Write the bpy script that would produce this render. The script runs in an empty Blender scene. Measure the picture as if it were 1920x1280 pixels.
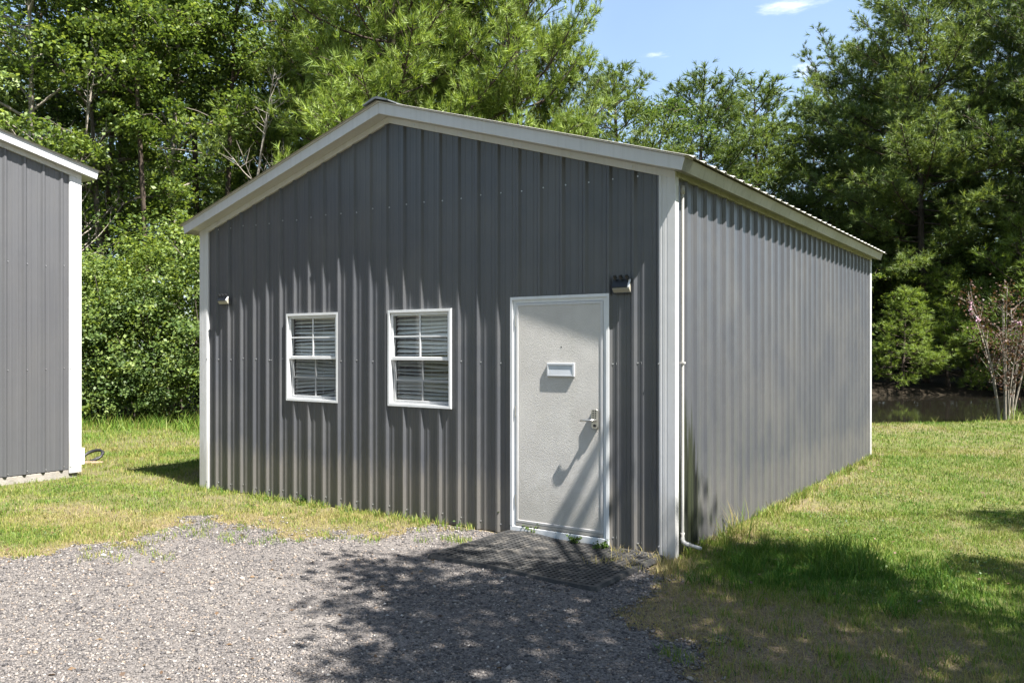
import bpy, bmesh, math, random
import numpy as np
from mathutils import Vector, Matrix

# ------------------------------------------------------------------ camera, sky, sun, exposure
SC = bpy.context.scene
COL = SC.collection
CAM_H = 1.684
cam_d = bpy.data.cameras.new('camera')
cam_d.sensor_width = 36.0
cam_d.lens = 1553.14 / 1920 * 36.0
cam_d.shift_y = 12.75 / 1920
cam_d.clip_start = 0.05
cam_d.clip_end = 1200
cam = bpy.data.objects.new('camera', cam_d)
COL.objects.link(cam)
cam.location = (0, 0, CAM_H)
cam.rotation_euler = (math.radians(90), 0, 0)
SC.camera = cam

TH = 0.5974                                   # yaw of the shed
CT, ST = math.cos(TH), math.sin(TH)
XR, YR = 1.2903, 6.6298                       # front right corner of the shed
SU, SV = 0.600, 0.122                         # sun direction per unit height, in shed axes
SUN = Vector((SU * CT - SV * ST, -SU * ST - SV * CT, 1.0))
SHX, SHY = SUN.x, SUN.y
SUN.normalize()
SUN_EL = math.asin(SUN.z)
SUN_AZ = math.atan2(SUN.x, SUN.y)             # clockwise from +Y

world = bpy.data.worlds.new('World')
SC.world = world
world.use_nodes = True
wn, wl = world.node_tree.nodes, world.node_tree.links
wn.clear()
w_out = wn.new('ShaderNodeOutputWorld')
w_bg = wn.new('ShaderNodeBackground')
w_bg.inputs['Strength'].default_value = 0.060
sky = wn.new('ShaderNodeTexSky')
sky.sky_type = 'NISHITA'
sky.sun_disc = False
sky.sun_elevation = SUN_EL
sky.sun_rotation = SUN_AZ
sky.altitude = 50
sky.air_density = 1.0
sky.dust_density = 1.0
sky.ozone_density = 1.2
# a few small fair-weather clouds low above the tree line
w_tc = wn.new('ShaderNodeTexCoord')


def cloud_patch(direction, size, stretch, seed, cut):
    d = Vector(direction).normalized()
    m = wn.new('ShaderNodeMapping')
    m.inputs['Location'].default_value = (-d.x, -d.y, -d.z)
    wl.new(w_tc.outputs['Generated'], m.inputs['Vector'])
    sc_ = wn.new('ShaderNodeVectorMath'); sc_.operation = 'MULTIPLY'
    sc_.inputs[1].default_value = (1 / size, 1 / size, stretch / size)
    wl.new(m.outputs['Vector'], sc_.inputs[0])
    ln = wn.new('ShaderNodeVectorMath'); ln.operation = 'LENGTH'
    wl.new(sc_.outputs[0], ln.inputs[0])
    nz = wn.new('ShaderNodeTexNoise')
    nz.inputs['Scale'].default_value = 1.6
    nz.inputs['Detail'].default_value = 8
    nz.inputs['Roughness'].default_value = 0.62
    of = wn.new('ShaderNodeVectorMath'); of.operation = 'ADD'
    of.inputs[1].default_value = (seed, seed * 1.7, seed * 0.3)
    wl.new(sc_.outputs[0], of.inputs[0])
    wl.new(of.outputs[0], nz.inputs['Vector'])
    sub = wn.new('ShaderNodeMath'); sub.operation = 'MULTIPLY_ADD'
    sub.inputs[1].default_value = -0.55
    wl.new(ln.outputs['Value'], sub.inputs[0]); wl.new(nz.outputs['Fac'], sub.inputs[2])
    mr = wn.new('ShaderNodeMapRange'); mr.interpolation_type = 'SMOOTHSTEP'
    mr.inputs['From Min'].default_value = cut
    mr.inputs['From Max'].default_value = cut + 0.6
    mr.inputs['To Max'].default_value = 0.75
    wl.new(sub.outputs[0], mr.inputs['Value'])
    return mr.outputs['Result']


def px_dir(x, y):
    return ((x - 960) / 1553.14, 1.0, (652.75 - y) / 1553.14)


# thin high veil that pales the blue
veil_n = wn.new('ShaderNodeTexNoise')
veil_n.inputs['Scale'].default_value = 2.2
veil_n.inputs['Detail'].default_value = 5
wl.new(w_tc.outputs['Generated'], veil_n.inputs['Vector'])
veil_m = wn.new('ShaderNodeMapRange')
veil_m.inputs['From Min'].default_value = 0.3
veil_m.inputs['From Max'].default_value = 0.75
veil_m.inputs['To Min'].default_value = 0.12
veil_m.inputs['To Max'].default_value = 0.28
wl.new(veil_n.outputs['Fac'], veil_m.inputs['Value'])
veil = wn.new('ShaderNodeMixRGB')
veil.inputs['Color2'].default_value = (4.6, 6.2, 7.9, 1)
wl.new(veil_m.outputs['Result'], veil.inputs['Fac'])
wl.new(sky.outputs['Color'], veil.inputs['Color1'])
w_prev = veil.outputs['Color']
for (px, py, size, stretch, seed, cut) in ((1480, 12, 0.060, 4.5, 3.1, 0.10), (1519, 131, 0.021, 1.7, 7.7, 0.06),
                                           (1235, 104, 0.030, 4.0, 5.2, 0.20)):
    fac = cloud_patch(px_dir(px, py), size, stretch, seed, cut)
    mx = wn.new('ShaderNodeMixRGB')
    mx.inputs['Color2'].default_value = (7.3, 7.5, 7.9, 1)
    wl.new(fac, mx.inputs['Fac']); wl.new(w_prev, mx.inputs['Color1'])
    w_prev = mx.outputs['Color']
wl.new(w_prev, w_bg.inputs['Color'])
wl.new(w_bg.outputs[0], w_out.inputs['Surface'])

sun_d = bpy.data.lights.new('sun', 'SUN')
sun_d.energy = 5.0
sun_d.angle = math.radians(0.53)
sun_d.color = (1.0, 0.965, 0.905)
sun_o = bpy.data.objects.new('sun', sun_d)
COL.objects.link(sun_o)
sun_o.location = (8, -8, 20)
sun_o.rotation_euler = SUN.to_track_quat('Z', 'Y').to_euler()

vs = SC.view_settings
vs.view_transform = 'Standard'
vs.look = 'None'
vs.exposure = 1.95
vs.gamma = 1.0
vs.use_curve_mapping = False
SC.cycles.max_bounces = 8
SC.cycles.diffuse_bounces = 4
SC.cycles.transparent_max_bounces = 12
SC.cycles.caustics_reflective = False
SC.cycles.caustics_refractive = False

RNG = np.random.default_rng(11)
random.seed(5)

# ------------------------------------------------------------------ helpers


def tag(o, label=None, cat=None, group=None, kind=None):
    if label: o['label'] = label
    if cat: o['category'] = cat
    if group: o['group'] = group
    if kind: o['kind'] = kind
    return o


def empty(name, loc=(0, 0, 0), rz=0.0):
    o = bpy.data.objects.new(name, None)
    COL.objects.link(o)
    o.empty_display_size = 0.2
    o.location = loc
    o.rotation_euler = (0, 0, rz)
    return o


def link_mesh(name, me, mat=None, parent=None, smooth=False):
    if mat is not None and not me.materials:
        me.materials.append(mat)
    if smooth:
        me.polygons.foreach_set('use_smooth', [True] * len(me.polygons))
    o = bpy.data.objects.new(name, me)
    COL.objects.link(o)
    if parent is not None:
        o.parent = parent
    return o


def mesh_np(name, verts, faces, mat=None, attrs=None, mats=None, mat_idx=None):
    """verts (N,3), faces (M,k) with one k"""
    verts = np.ascontiguousarray(verts, dtype=np.float32)
    faces = np.ascontiguousarray(faces, dtype=np.int32)
    me = bpy.data.meshes.new(name)
    n, (m, k) = len(verts), faces.shape
    me.vertices.add(n); me.vertices.foreach_set('co', verts.ravel())
    me.loops.add(m * k); me.loops.foreach_set('vertex_index', faces.ravel())
    me.polygons.add(m)
    me.polygons.foreach_set('loop_start', np.arange(0, m * k, k, dtype=np.int32))
    me.polygons.foreach_set('loop_total', np.full(m, k, dtype=np.int32))
    if mats:
        for mm in mats: me.materials.append(mm)
        me.polygons.foreach_set('material_index', np.ascontiguousarray(mat_idx, dtype=np.int32))
    elif mat is not None:
        me.materials.append(mat)
    if attrs:
        for an, av in attrs.items():
            a = me.attributes.new(an, 'FLOAT', 'POINT')
            a.data.foreach_set('value', np.ascontiguousarray(av, dtype=np.float32))
    me.update(calc_edges=True)
    me.validate()
    return me


class MB:
    """collects faces, then builds one mesh object"""

    def __init__(self):
        self.v, self.f = [], []

    def quad(self, a, b, c, d):
        i = len(self.v); self.v += [a, b, c, d]; self.f.append((i, i + 1, i + 2, i + 3)); return self

    def poly(self, pts):
        i = len(self.v); self.v += list(pts); self.f.append(tuple(range(i, i + len(pts)))); return self

    def box(self, x0, x1, y0, y1, z0, z1):
        i = len(self.v)
        self.v += [(x0, y0, z0), (x1, y0, z0), (x1, y1, z0), (x0, y1, z0), (x0, y0, z1), (x1, y0, z1), (x1, y1, z1), (x0, y1, z1)]
        for q in ((0, 3, 2, 1), (4, 5, 6, 7), (0, 1, 5, 4), (1, 2, 6, 5), (2, 3, 7, 6), (3, 0, 4, 7)):
            self.f.append(tuple(i + k for k in q))
        return self

    def hexa(self, p):
        i = len(self.v); self.v += list(p)
        for q in ((0, 3, 2, 1), (4, 5, 6, 7), (0, 1, 5, 4), (1, 2, 6, 5), (2, 3, 7, 6), (3, 0, 4, 7)):
            self.f.append(tuple(i + k for k in q))
        return self

    def prism(self, poly, fn, a, b):
        """polygon of (p,q) extruded between a and b; fn(p,q,t)->xyz"""
        n = len(poly); i = len(self.v)
        self.v += [fn(p, q, a) for p, q in poly] + [fn(p, q, b) for p, q in poly]
        self.f.append(tuple(i + k for k in range(n))[::-1]); self.f.append(tuple(i + n + k for k in range(n)))
        for k in range(n):
            j = (k + 1) % n
            self.f.append((i + k, i + j, i + n + j, i + n + k))
        return self

    def tube(self, pts, rads, sides=8, cap=True):
        pts = [Vector(p) for p in pts]
        base = len(self.v)
        up = Vector((0, 0, 1))
        for k, p in enumerate(pts):
            t = (pts[min(k + 1, len(pts) - 1)] - pts[max(k - 1, 0)]).normalized()
            a = t.cross(up)
            if a.length < 0.05: a = t.cross(Vector((0, 1, 0)))
            a.normalize(); b = t.cross(a)
            r = rads[k] if hasattr(rads, '__len__') else rads
            for s in range(sides):
                an = 2 * math.pi * s / sides
                self.v.append(tuple(p + a * (r * math.cos(an)) + b * (r * math.sin(an))))
        for k in range(len(pts) - 1):
            for s in range(sides):
                s2 = (s + 1) % sides
                self.f.append((base + k * sides + s, base + k * sides + s2, base + (k + 1) * sides + s2, base + (k + 1) * sides + s))
        if cap:
            self.f.append(tuple(base + s for s in range(sides))[::-1])
            e = base + (len(pts) - 1) * sides
            self.f.append(tuple(e + s for s in range(sides)))
        return self

    def build(self, name, mat, parent=None, smooth=False, bevel=0.0, fix=True):
        me = bpy.data.meshes.new(name)
        me.from_pydata([tuple(p) for p in self.v], [], self.f)
        if fix or bevel:
            bm = bmesh.new(); bm.from_mesh(me)
            bmesh.ops.recalc_face_normals(bm, faces=bm.faces)
            if bevel:
                es = [e for e in bm.edges if len(e.link_faces) == 2 and e.calc_face_angle(0) > 0.5]
                bmesh.ops.bevel(bm, geom=es, offset=bevel, segments=1, affect='EDGES', clamp_overlap=True)
            bm.to_mesh(me); bm.free()
        me.materials.append(mat)
        return link_mesh(name, me, None, parent, smooth)


_TAB = np.random.default_rng(3).random((64, 64))


def vnoise(x, y, seed=0):
    x = np.asarray(x, float) + seed * 17.31; y = np.asarray(y, float) + seed * 5.77
    xi, yi = np.floor(x).astype(int), np.floor(y).astype(int)
    fx, fy = x - xi, y - yi
    fx, fy = fx * fx * (3 - 2 * fx), fy * fy * (3 - 2 * fy)
    g = lambda a, b: _TAB[a % 64, b % 64]
    return (g(xi, yi) * (1 - fx) + g(xi + 1, yi) * fx) * (1 - fy) + (g(xi, yi + 1) * (1 - fx) + g(xi + 1, yi + 1) * fx) * fy


def fbm(x, y, seed=0, oct=4):
    s, a, t = 0, 1.0, 0
    x = np.asarray(x, float); y = np.asarray(y, float)
    for k in range(oct):
        s = s + a * vnoise(x * 2 ** k, y * 2 ** k, seed + k); t += a; a *= 0.55
    return s / t


def gpx(x, y, z=0.0):
    """the ground point seen at a photograph pixel"""
    Y = 1553.14 * (CAM_H - z) / (y - 652.75)
    return ((x - 960) / 1553.14 * Y, Y)


def in_poly(x, y, poly):
    x = np.asarray(x, float); y = np.asarray(y, float)
    ins = np.zeros(x.shape, bool)
    n = len(poly)
    for i in range(n):
        x0, y0 = poly[i]; x1, y1 = poly[(i + 1) % n]
        c = ((y0 > y) != (y1 > y)) & (x < (x1 - x0) * (y - y0) / (y1 - y0 + 1e-12) + x0)
        ins ^= c
    return ins


def poly_sd(x, y, poly):
    """signed distance, positive inside"""
    d = np.full(np.shape(x), 1e9)
    n = len(poly)
    for i in range(n):
        ax, ay = poly[i]; bx, by = poly[(i + 1) % n]
        ex, ey = bx - ax, by - ay
        t = np.clip(((x - ax) * ex + (y - ay) * ey) / (ex * ex + ey * ey + 1e-12), 0, 1)
        d = np.minimum(d, np.hypot(x - ax - t * ex, y - ay - t * ey))
    return np.where(in_poly(x, y, poly), d, -d)


def to_shed(x, y):
    """world -> shed axes (x to the right along the front, y to the back)"""
    dx, dy = np.asarray(x) - XR, np.asarray(y) - YR
    return dx * CT - dy * ST, dx * ST + dy * CT


def from_shed(a, b):
    return XR + a * CT + b * ST, YR - a * ST + b * CT


# ------------------------------------------------------------------ materials


class NT:
    def __init__(self, name):
        self.m = bpy.data.materials.new(name)
        self.m.use_nodes = True
        self.n, self.l = self.m.node_tree.nodes, self.m.node_tree.links
        self.n.clear()
        self.out = self.n.new('ShaderNodeOutputMaterial')

    def new(self, t, **kw):
        nd = self.n.new(t)
        for k, v in kw.items():
            setattr(nd, k, v)
        return nd

    def set(self, nd, **kw):
        for k, v in kw.items():
            nd.inputs[k.replace('_', ' ')].default_value = v
        return nd

    def link(self, a, b):
        self.l.new(a, b)

    def coord(self, kind='Object', scale=(1, 1, 1), loc=(0, 0, 0)):
        tc = self.new('ShaderNodeTexCoord')
        mp = self.new('ShaderNodeMapping')
        mp.inputs['Scale'].default_value = scale
        mp.inputs['Location'].default_value = loc
        self.link(tc.outputs[kind], mp.inputs['Vector'])
        return mp.outputs['Vector']

    def noise(self, vec, scale, detail=4, rough=0.55):
        nz = self.new('ShaderNodeTexNoise')
        self.set(nz, Scale=scale, Detail=detail, Roughness=rough)
        if vec is not None: self.link(vec, nz.inputs['Vector'])
        return nz.outputs['Fac']

    def ramp(self, fac, stops, interp='LINEAR'):
        r = self.new('ShaderNodeValToRGB')
        r.color_ramp.interpolation = interp
        while len(r.color_ramp.elements) < len(stops): r.color_ramp.elements.new(0.5)
        for e, (p, c) in zip(r.color_ramp.elements, stops):
            e.position = p
            e.color = (*c, 1) if hasattr(c, '__len__') else (c, c, c, 1)
        self.link(fac, r.inputs['Fac'])
        return r.outputs['Color']

    def mix(self, fac, a, b, mode='MIX'):
        m = self.new('ShaderNodeMixRGB', blend_type=mode)
        for sock, v in ((m.inputs['Fac'], fac), (m.inputs['Color1'], a), (m.inputs['Color2'], b)):
            if hasattr(v, 'is_linked') or hasattr(v, 'links'): self.link(v, sock)
            elif hasattr(v, '__len__'): sock.default_value = (*v, 1)
            else: sock.default_value = v
        return m.outputs['Color']

    def math(self, op, a, b=None, clamp=False):
        m = self.new('ShaderNodeMath', operation=op, use_clamp=clamp)
        for i, v in enumerate((a, b)):
            if v is None: continue
            if hasattr(v, 'links'): self.link(v, m.inputs[i])
            else: m.inputs[i].default_value = v
        return m.outputs[0]

    def attr(self, name):
        a = self.new('ShaderNodeAttribute', attribute_name=name)
        return a.outputs['Fac']

    def principled(self, color, rough=0.5, spec=0.5, metal=0.0, bump=None, bump_d=0.002, bump_s=1.0):
        p = self.new('ShaderNodeBsdfPrincipled')
        if hasattr(color, 'links'): self.link(color, p.inputs['Base Color'])
        else: p.inputs['Base Color'].default_value = (*color, 1)
        if hasattr(rough, 'links'): self.link(rough, p.inputs['Roughness'])
        else: p.inputs['Roughness'].default_value = rough
        p.inputs['Specular IOR Level'].default_value = spec
        p.inputs['Metallic'].default_value = metal
        if bump is not None:
            b = self.new('ShaderNodeBump')
            b.inputs['Distance'].default_value = bump_d
            b.inputs['Strength'].default_value = bump_s
            self.link(bump, b.inputs['Height'])
            self.link(b.outputs['Normal'], p.inputs['Normal'])
        self.link(p.outputs[0], self.out.inputs['Surface'])
        return p


def mat_painted_metal(name, col, rough=0.38, dirt=(0.16, 0.15, 0.13), dirt_amt=0.25, spec=0.5, stain=False, splash=0.28):
    t = NT(name)
    v = t.coord('Object')
    vs_ = t.coord('Object', (30, 30, 0.6))
    streak = t.noise(vs_, 1.0, 4, 0.6)
    blot = t.noise(v, 1.3, 5, 0.6)
    c = t.mix(t.ramp(streak, [(0.35, 0.0), (0.75, 0.35)]), col, [x * 1.22 + 0.006 for x in col])
    c = t.mix(t.math('MULTIPLY', t.ramp(blot, [(0.42, 0.0), (0.75, 1.0)]), dirt_amt), c, dirt)
    sep = t.new('ShaderNodeSeparateXYZ'); t.link(v, sep.inputs[0])
    if splash:
        # dust thrown up by rain on the lowest part of the wall
        n2 = t.noise(t.coord('Object', (14, 14, 2.2)), 1.0, 5, 0.65)
        h = t.math('ADD', sep.outputs['Z'], t.math('MULTIPLY', n2, -0.75))
        low = t.ramp(h, [(0.0, 1.0), (0.22, 0.0)])
        c = t.mix(t.math('MULTIPLY', low, splash), c, (0.21, 0.185, 0.145))
    runs = t.noise(t.coord('Object', (17, 17, 0.35)), 1.0, 6, 0.7)
    c = t.mix(t.math('MULTIPLY', t.ramp(runs, [(0.52, 0.0), (0.74, 1.0)]), dirt_amt), c, [x * 0.55 for x in dirt])
    r = t.math('ADD', t.math('MULTIPLY', streak, 0.14), rough - 0.05)
    if stain:
        # black mildew running down the first ribs beside the drain pipe
        nv = t.noise(t.coord('Object', (1, 30, 0.9)), 1.0, 3, 0.6)
        dy = t.math('ABSOLUTE', t.math('ADD', sep.outputs['Y'], -0.285))
        side = t.ramp(t.math('ADD', dy, t.math('MULTIPLY', t.math('ADD', nv, -0.5), 0.05)), [(0.165, 1.0), (0.21, 0.0)])
        top = t.math('ADD', t.math('MULTIPLY', nv, 1.9), 0.22)
        zz = t.math('SUBTRACT', top, sep.outputs['Z'])
        zz = t.math('SUBTRACT', zz, t.math('MULTIPLY', dy, 1.1))
        z_f = t.ramp(zz, [(0.0, 0.0), (0.22, 1.0)])
        f = t.math('MULTIPLY', side, z_f)
        c = t.mix(t.math('MULTIPLY', f, 0.97), c, t.mix(t.ramp(nv, [(0.42, 0.0), (0.72, 1.0)]), (0.003, 0.0034, 0.003), (0.030, 0.036, 0.020)))
    fine = t.math('ADD', t.noise(t.coord('Object', (1, 1, 1)), 7.0, 2, 0.5), t.math('MULTIPLY', t.noise(t.coord('Object', (2.2, 2.2, 0.9)), 1.0, 2, 0.5), 4.0))
    t.principled(c, r, spec * 1.25, 0.0, fine, 0.004, 0.4)
    return t.m


def mat_flat(name, col, rough=0.5, var=0.15, scale=6.0, spec=0.5, metal=0.0, bump=0.0, bscale=60.0, dirt=None, dirt_amt=0.4):
    t = NT(name)
    v = t.coord('Object')
    n = t.noise(v, scale, 5, 0.6)
    c = t.mix(t.ramp(n, [(0.3, 0.0), (0.75, 1.0)]), [x * (1 - var) for x in col], [min(1, x * (1 + var)) for x in col])
    if dirt:
        n2 = t.noise(t.coord('Object', (9, 9, 1.6)), 1.0, 5, 0.65)
        c = t.mix(t.math('MULTIPLY', t.ramp(n2, [(0.5, 0.0), (0.8, 1.0)]), dirt_amt), c, dirt)
    b = t.noise(v, bscale, 4, 0.6) if bump else None
    t.principled(c, rough, spec, metal, b, bump or 0.001)
    return t.m


def mat_leaf(name, dark, mid, light, trans=0.45, rough=0.5, spec=0.35):
    t = NT(name)
    g = t.new('ShaderNodeNewGeometry')
    r = g.outputs['Random Per Island']
    n = t.noise(t.coord('Object'), 0.55, 3, 0.6)
    oi = t.new('ShaderNodeObjectInfo')
    f = t.math('ADD', t.math('MULTIPLY', r, 0.50), t.math('MULTIPLY', n, 0.55))
    f = t.math('ADD', f, t.math('MULTIPLY', t.math('ADD', oi.outputs['Random'], -0.5), 0.24))
    c = t.ramp(f, [(0.25, dark), (0.52, mid), (0.82, light)])
    p = t.new('ShaderNodeBsdfPrincipled')
    t.link(c, p.inputs['Base Color'])
    p.inputs['Roughness'].default_value = rough
    p.inputs['Specular IOR Level'].default_value = spec
    tr = t.new('ShaderNodeBsdfTranslucent')
    c2 = t.mix(1.0, c, (1.15, 1.1, 0.55), 'MULTIPLY')
    t.link(c2, tr.inputs['Color'])
    ms = t.new('ShaderNodeMixShader'); ms.inputs['Fac'].default_value = trans
    t.link(p.outputs[0], ms.inputs[1]); t.link(tr.outputs[0], ms.inputs[2])
    t.link(ms.outputs[0], t.out.inputs['Surface'])
    return t.m


def mat_bark(name, a, b):
    t = NT(name)
    v = t.coord('Object', (7, 7, 1.6))
    n = t.noise(v, 1.6, 6, 0.7)
    c = t.ramp(n, [(0.3, a), (0.7, b)])
    t.principled(c, 0.9, 0.2, 0, n, 0.03, 0.8)
    return t.m


M = {}
WALL = (0.054, 0.057, 0.066)
M['panel'] = mat_painted_metal('charcoal_panel_paint', WALL, 0.34, dirt_amt=0.26)
M['panel_side'] = mat_painted_metal('charcoal_panel_paint_mildew', WALL, 0.34, dirt_amt=0.26, stain=True, splash=0.12)
M['panel_left'] = mat_painted_metal('charcoal_panel_paint_clean', (0.074, 0.075, 0.081), 0.42, dirt_amt=0.1, splash=0.0)
M['trim'] = mat_painted_metal('white_trim_paint', (0.49, 0.49, 0.50), 0.35, dirt=(0.36, 0.36, 0.31), dirt_amt=0.22, splash=0.35)
M['trim_green'] = mat_painted_metal('white_trim_paint_algae', (0.34, 0.345, 0.29), 0.45, dirt=(0.20, 0.21, 0.12), dirt_amt=0.75, splash=0.0)
M['roof'] = mat_painted_metal('pale_roof_paint', (0.36, 0.35, 0.32), 0.5, dirt=(0.30, 0.28, 0.22), dirt_amt=0.4, splash=0.0)
M['cap'] = mat_flat('galvanised_cap', (0.13, 0.14, 0.15), 0.45, 0.3, 8, metal=0.3)
M['white'] = mat_flat('white_vinyl', (0.62, 0.63, 0.64), 0.4, 0.06, 5, dirt=(0.42, 0.40, 0.34), dirt_amt=0.3)
M['frame_dark'] = mat_flat('weathered_strip', (0.33, 0.31, 0.28), 0.6, 0.2, 10)
M['screw'] = mat_flat('zinc_screw', (0.55, 0.55, 0.57), 0.3, 0.2, 40, metal=0.7)
M['slat'] = mat_flat('blind_slat', (0.74, 0.74, 0.71), 0.5, 0.1, 3)
M['black'] = mat_flat('black_plastic', (0.012, 0.013, 0.015), 0.35, 0.2, 20)
M['rubber'] = mat_flat('black_rubber', (0.020, 0.020, 0.020), 0.7, 0.35, 9, bump=0.002, bscale=160, dirt=(0.22, 0.195, 0.165), dirt_amt=0.6)
M['hose'] = mat_flat('black_hose', (0.015, 0.015, 0.016), 0.5, 0.2, 20)
M['steel'] = mat_flat('brushed_steel', (0.50, 0.49, 0.46), 0.33, 0.12, 30, metal=0.9)
M['alu'] = mat_flat('silver_mail_slot', (0.50, 0.52, 0.55), 0.42, 0.08, 8, metal=0.25)
M['lens'] = mat_flat('cream_diffuser', (0.34, 0.32, 0.27), 0.4, 0.08, 20)
M['cell'] = mat_flat('solar_cell', (0.007, 0.009, 0.013), 0.55, 0.2, 20)
M['concrete'] = mat_flat('slab_concrete', (0.26, 0.24, 0.215), 0.85, 0.25, 5, spec=0.2, bump=0.004, bscale=45, dirt=(0.22, 0.19, 0.14), dirt_amt=0.6)
M['pvc'] = mat_flat('white_pipe', (0.40, 0.39, 0.37), 0.35, 0.06, 5, dirt=(0.38, 0.36, 0.28), dirt_amt=0.3)
M['dark'] = mat_flat('block_panel_dark', (0.10, 0.10, 0.10), 0.8, 0.2, 3)

# stucco-embossed door skin
t = NT('embossed_door_skin')
v = t.coord('Object')
n1 = t.noise(v, 150, 3, 0.55)
n2 = t.noise(v, 2.2, 5, 0.6)
c = t.ramp(n2, [(0.3, (0.47, 0.45, 0.425)), (0.7, (0.57, 0.548, 0.515))])
nd = t.noise(t.coord('Object', (6, 6, 1.1)), 1.0, 5, 0.65)
c = t.mix(t.math('MULTIPLY', t.ramp(nd, [(0.5, 0.0), (0.85, 1.0)]), 0.35), c, (0.40, 0.38, 0.33))
sp = t.new('ShaderNodeSeparateXYZ'); t.link(v, sp.inputs[0])
ns = t.noise(v, 13, 5, 0.7)
scuff = t.ramp(t.math('ADD', sp.outputs['Z'], t.math('MULTIPLY', ns, -0.55)), [(0.0, 1.0), (0.32, 0.0)])
c = t.mix(t.math('MULTIPLY', scuff, 0.4), c, (0.27, 0.25, 0.21))
dxh = t.math('ADD', t.math('POWER', t.math('ADD', sp.outputs['X'], 0.72), 2.0), t.math('POWER', t.math('ADD', sp.outputs['Z'], -1.05), 2.0))
hand = t.ramp(t.math('ADD', dxh, t.math('MULTIPLY', t.math('ADD', ns, -0.5), 0.08)), [(0.0, 1.0), (0.06, 0.0)])
c = t.mix(t.math('MULTIPLY', hand, 0.22), c, (0.33, 0.30, 0.26))
t.principled(c, 0.5, 0.35, 0, n1, 0.006, 0.6)
M['door'] = t.m

# glass: clear, with a fresnel reflection
t = NT('window_glass')
gg = t.new('ShaderNodeNewGeometry')
dt = t.new('ShaderNodeVectorMath'); dt.operation = 'DOT_PRODUCT'
t.link(gg.outputs['Normal'], dt.inputs[0]); t.link(gg.outputs['Incoming'], dt.inputs[1])
fz = t.math('POWER', t.math('SUBTRACT', 1.0, t.math('ABSOLUTE', dt.outputs['Value'])), 5.0)
fz = t.math('ADD', t.math('MULTIPLY', fz, 0.93), 0.07)
tr = t.new('ShaderNodeBsdfTransparent'); tr.inputs['Color'].default_value = (0.92, 0.94, 0.94, 1)
gl = t.new('ShaderNodeBsdfGlossy'); gl.inputs['Roughness'].default_value = 0.02
ms = t.new('ShaderNodeMixShader')
t.link(fz, ms.inputs['Fac']); t.link(tr.outputs[0], ms.inputs[1]); t.link(gl.outputs[0], ms.inputs[2])
t.link(ms.outputs[0], t.out.inputs['Surface'])
M['glass'] = t.m
# insect screen: a fine dark mesh, too fine to resolve
t = NT('insect_screen')
tr = t.new('ShaderNodeBsdfTransparent')
df = t.new('ShaderNodeBsdfDiffuse'); df.inputs['Color'].default_value = (0.03, 0.03, 0.032, 1)
ms = t.new('ShaderNodeMixShader'); ms.inputs['Fac'].default_value = 0.30
t.link(tr.outputs[0], ms.inputs[1]); t.link(df.outputs[0], ms.inputs[2])
t.link(ms.outputs[0], t.out.inputs['Surface'])
M['screen'] = t.m

M['leaf'] = mat_leaf('broad_leaf', (0.045, 0.080, 0.020), (0.115, 0.175, 0.040), (0.24, 0.305, 0.082))
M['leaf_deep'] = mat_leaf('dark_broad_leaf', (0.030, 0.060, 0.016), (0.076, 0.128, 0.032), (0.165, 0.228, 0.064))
M['needle'] = mat_leaf('pine_needle', (0.070, 0.105, 0.020), (0.140, 0.215, 0.038), (0.27, 0.345, 0.070), 0.35)
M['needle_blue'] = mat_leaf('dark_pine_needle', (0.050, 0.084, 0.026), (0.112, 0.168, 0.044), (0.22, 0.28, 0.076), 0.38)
M['myrtle_leaf'] = mat_leaf('reddish_leaf', (0.05, 0.025, 0.018), (0.12, 0.065, 0.042), (0.13, 0.12, 0.05), 0.3)
M['blossom'] = mat_flat('pink_blossom', (0.50, 0.31, 0.38), 0.7, 0.25, 20)
M['bark'] = mat_bark('grey_bark', (0.055, 0.045, 0.035), (0.17, 0.145, 0.12))
M['bark_pine'] = mat_bark('pine_bark', (0.030, 0.022, 0.017), (0.105, 0.080, 0.062))
M['bark_pale'] = mat_bark('pale_bark', (0.16, 0.14, 0.115), (0.36, 0.32, 0.27))
M['weed'] = mat_leaf('weed_leaf', (0.035, 0.075, 0.015), (0.075, 0.135, 0.024), (0.16, 0.23, 0.045), 0.4)

# lawn blades carry a tint (0 lush green .. 1 straw)
t = NT('grass_blade')
g = t.new('ShaderNodeNewGeometry')
tint = t.attr('tint')
f = t.math('ADD', tint, t.math('MULTIPLY', t.math('ADD', g.outputs['Random Per Island'], -0.5), 0.42))
c = t.ramp(f, [(0.0, (0.040, 0.120, 0.012)), (0.26, (0.100, 0.185, 0.020)), (0.48, (0.185, 0.235, 0.040)), (0.70, (0.29, 0.26, 0.085)), (1.0, (0.36, 0.28, 0.15))])
p = t.new('ShaderNodeBsdfPrincipled'); t.link(c, p.inputs['Base Color'])
p.inputs['Roughness'].default_value = 0.55; p.inputs['Specular IOR Level'].default_value = 0.3
tr = t.new('ShaderNodeBsdfTranslucent'); t.link(c, tr.inputs['Color'])
ms = t.new('ShaderNodeMixShader'); ms.inputs['Fac'].default_value = 0.35
t.link(p.outputs[0], ms.inputs[1]); t.link(tr.outputs[0], ms.inputs[2]); t.link(ms.outputs[0], t.out.inputs['Surface'])
M['grass'] = t.m

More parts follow.
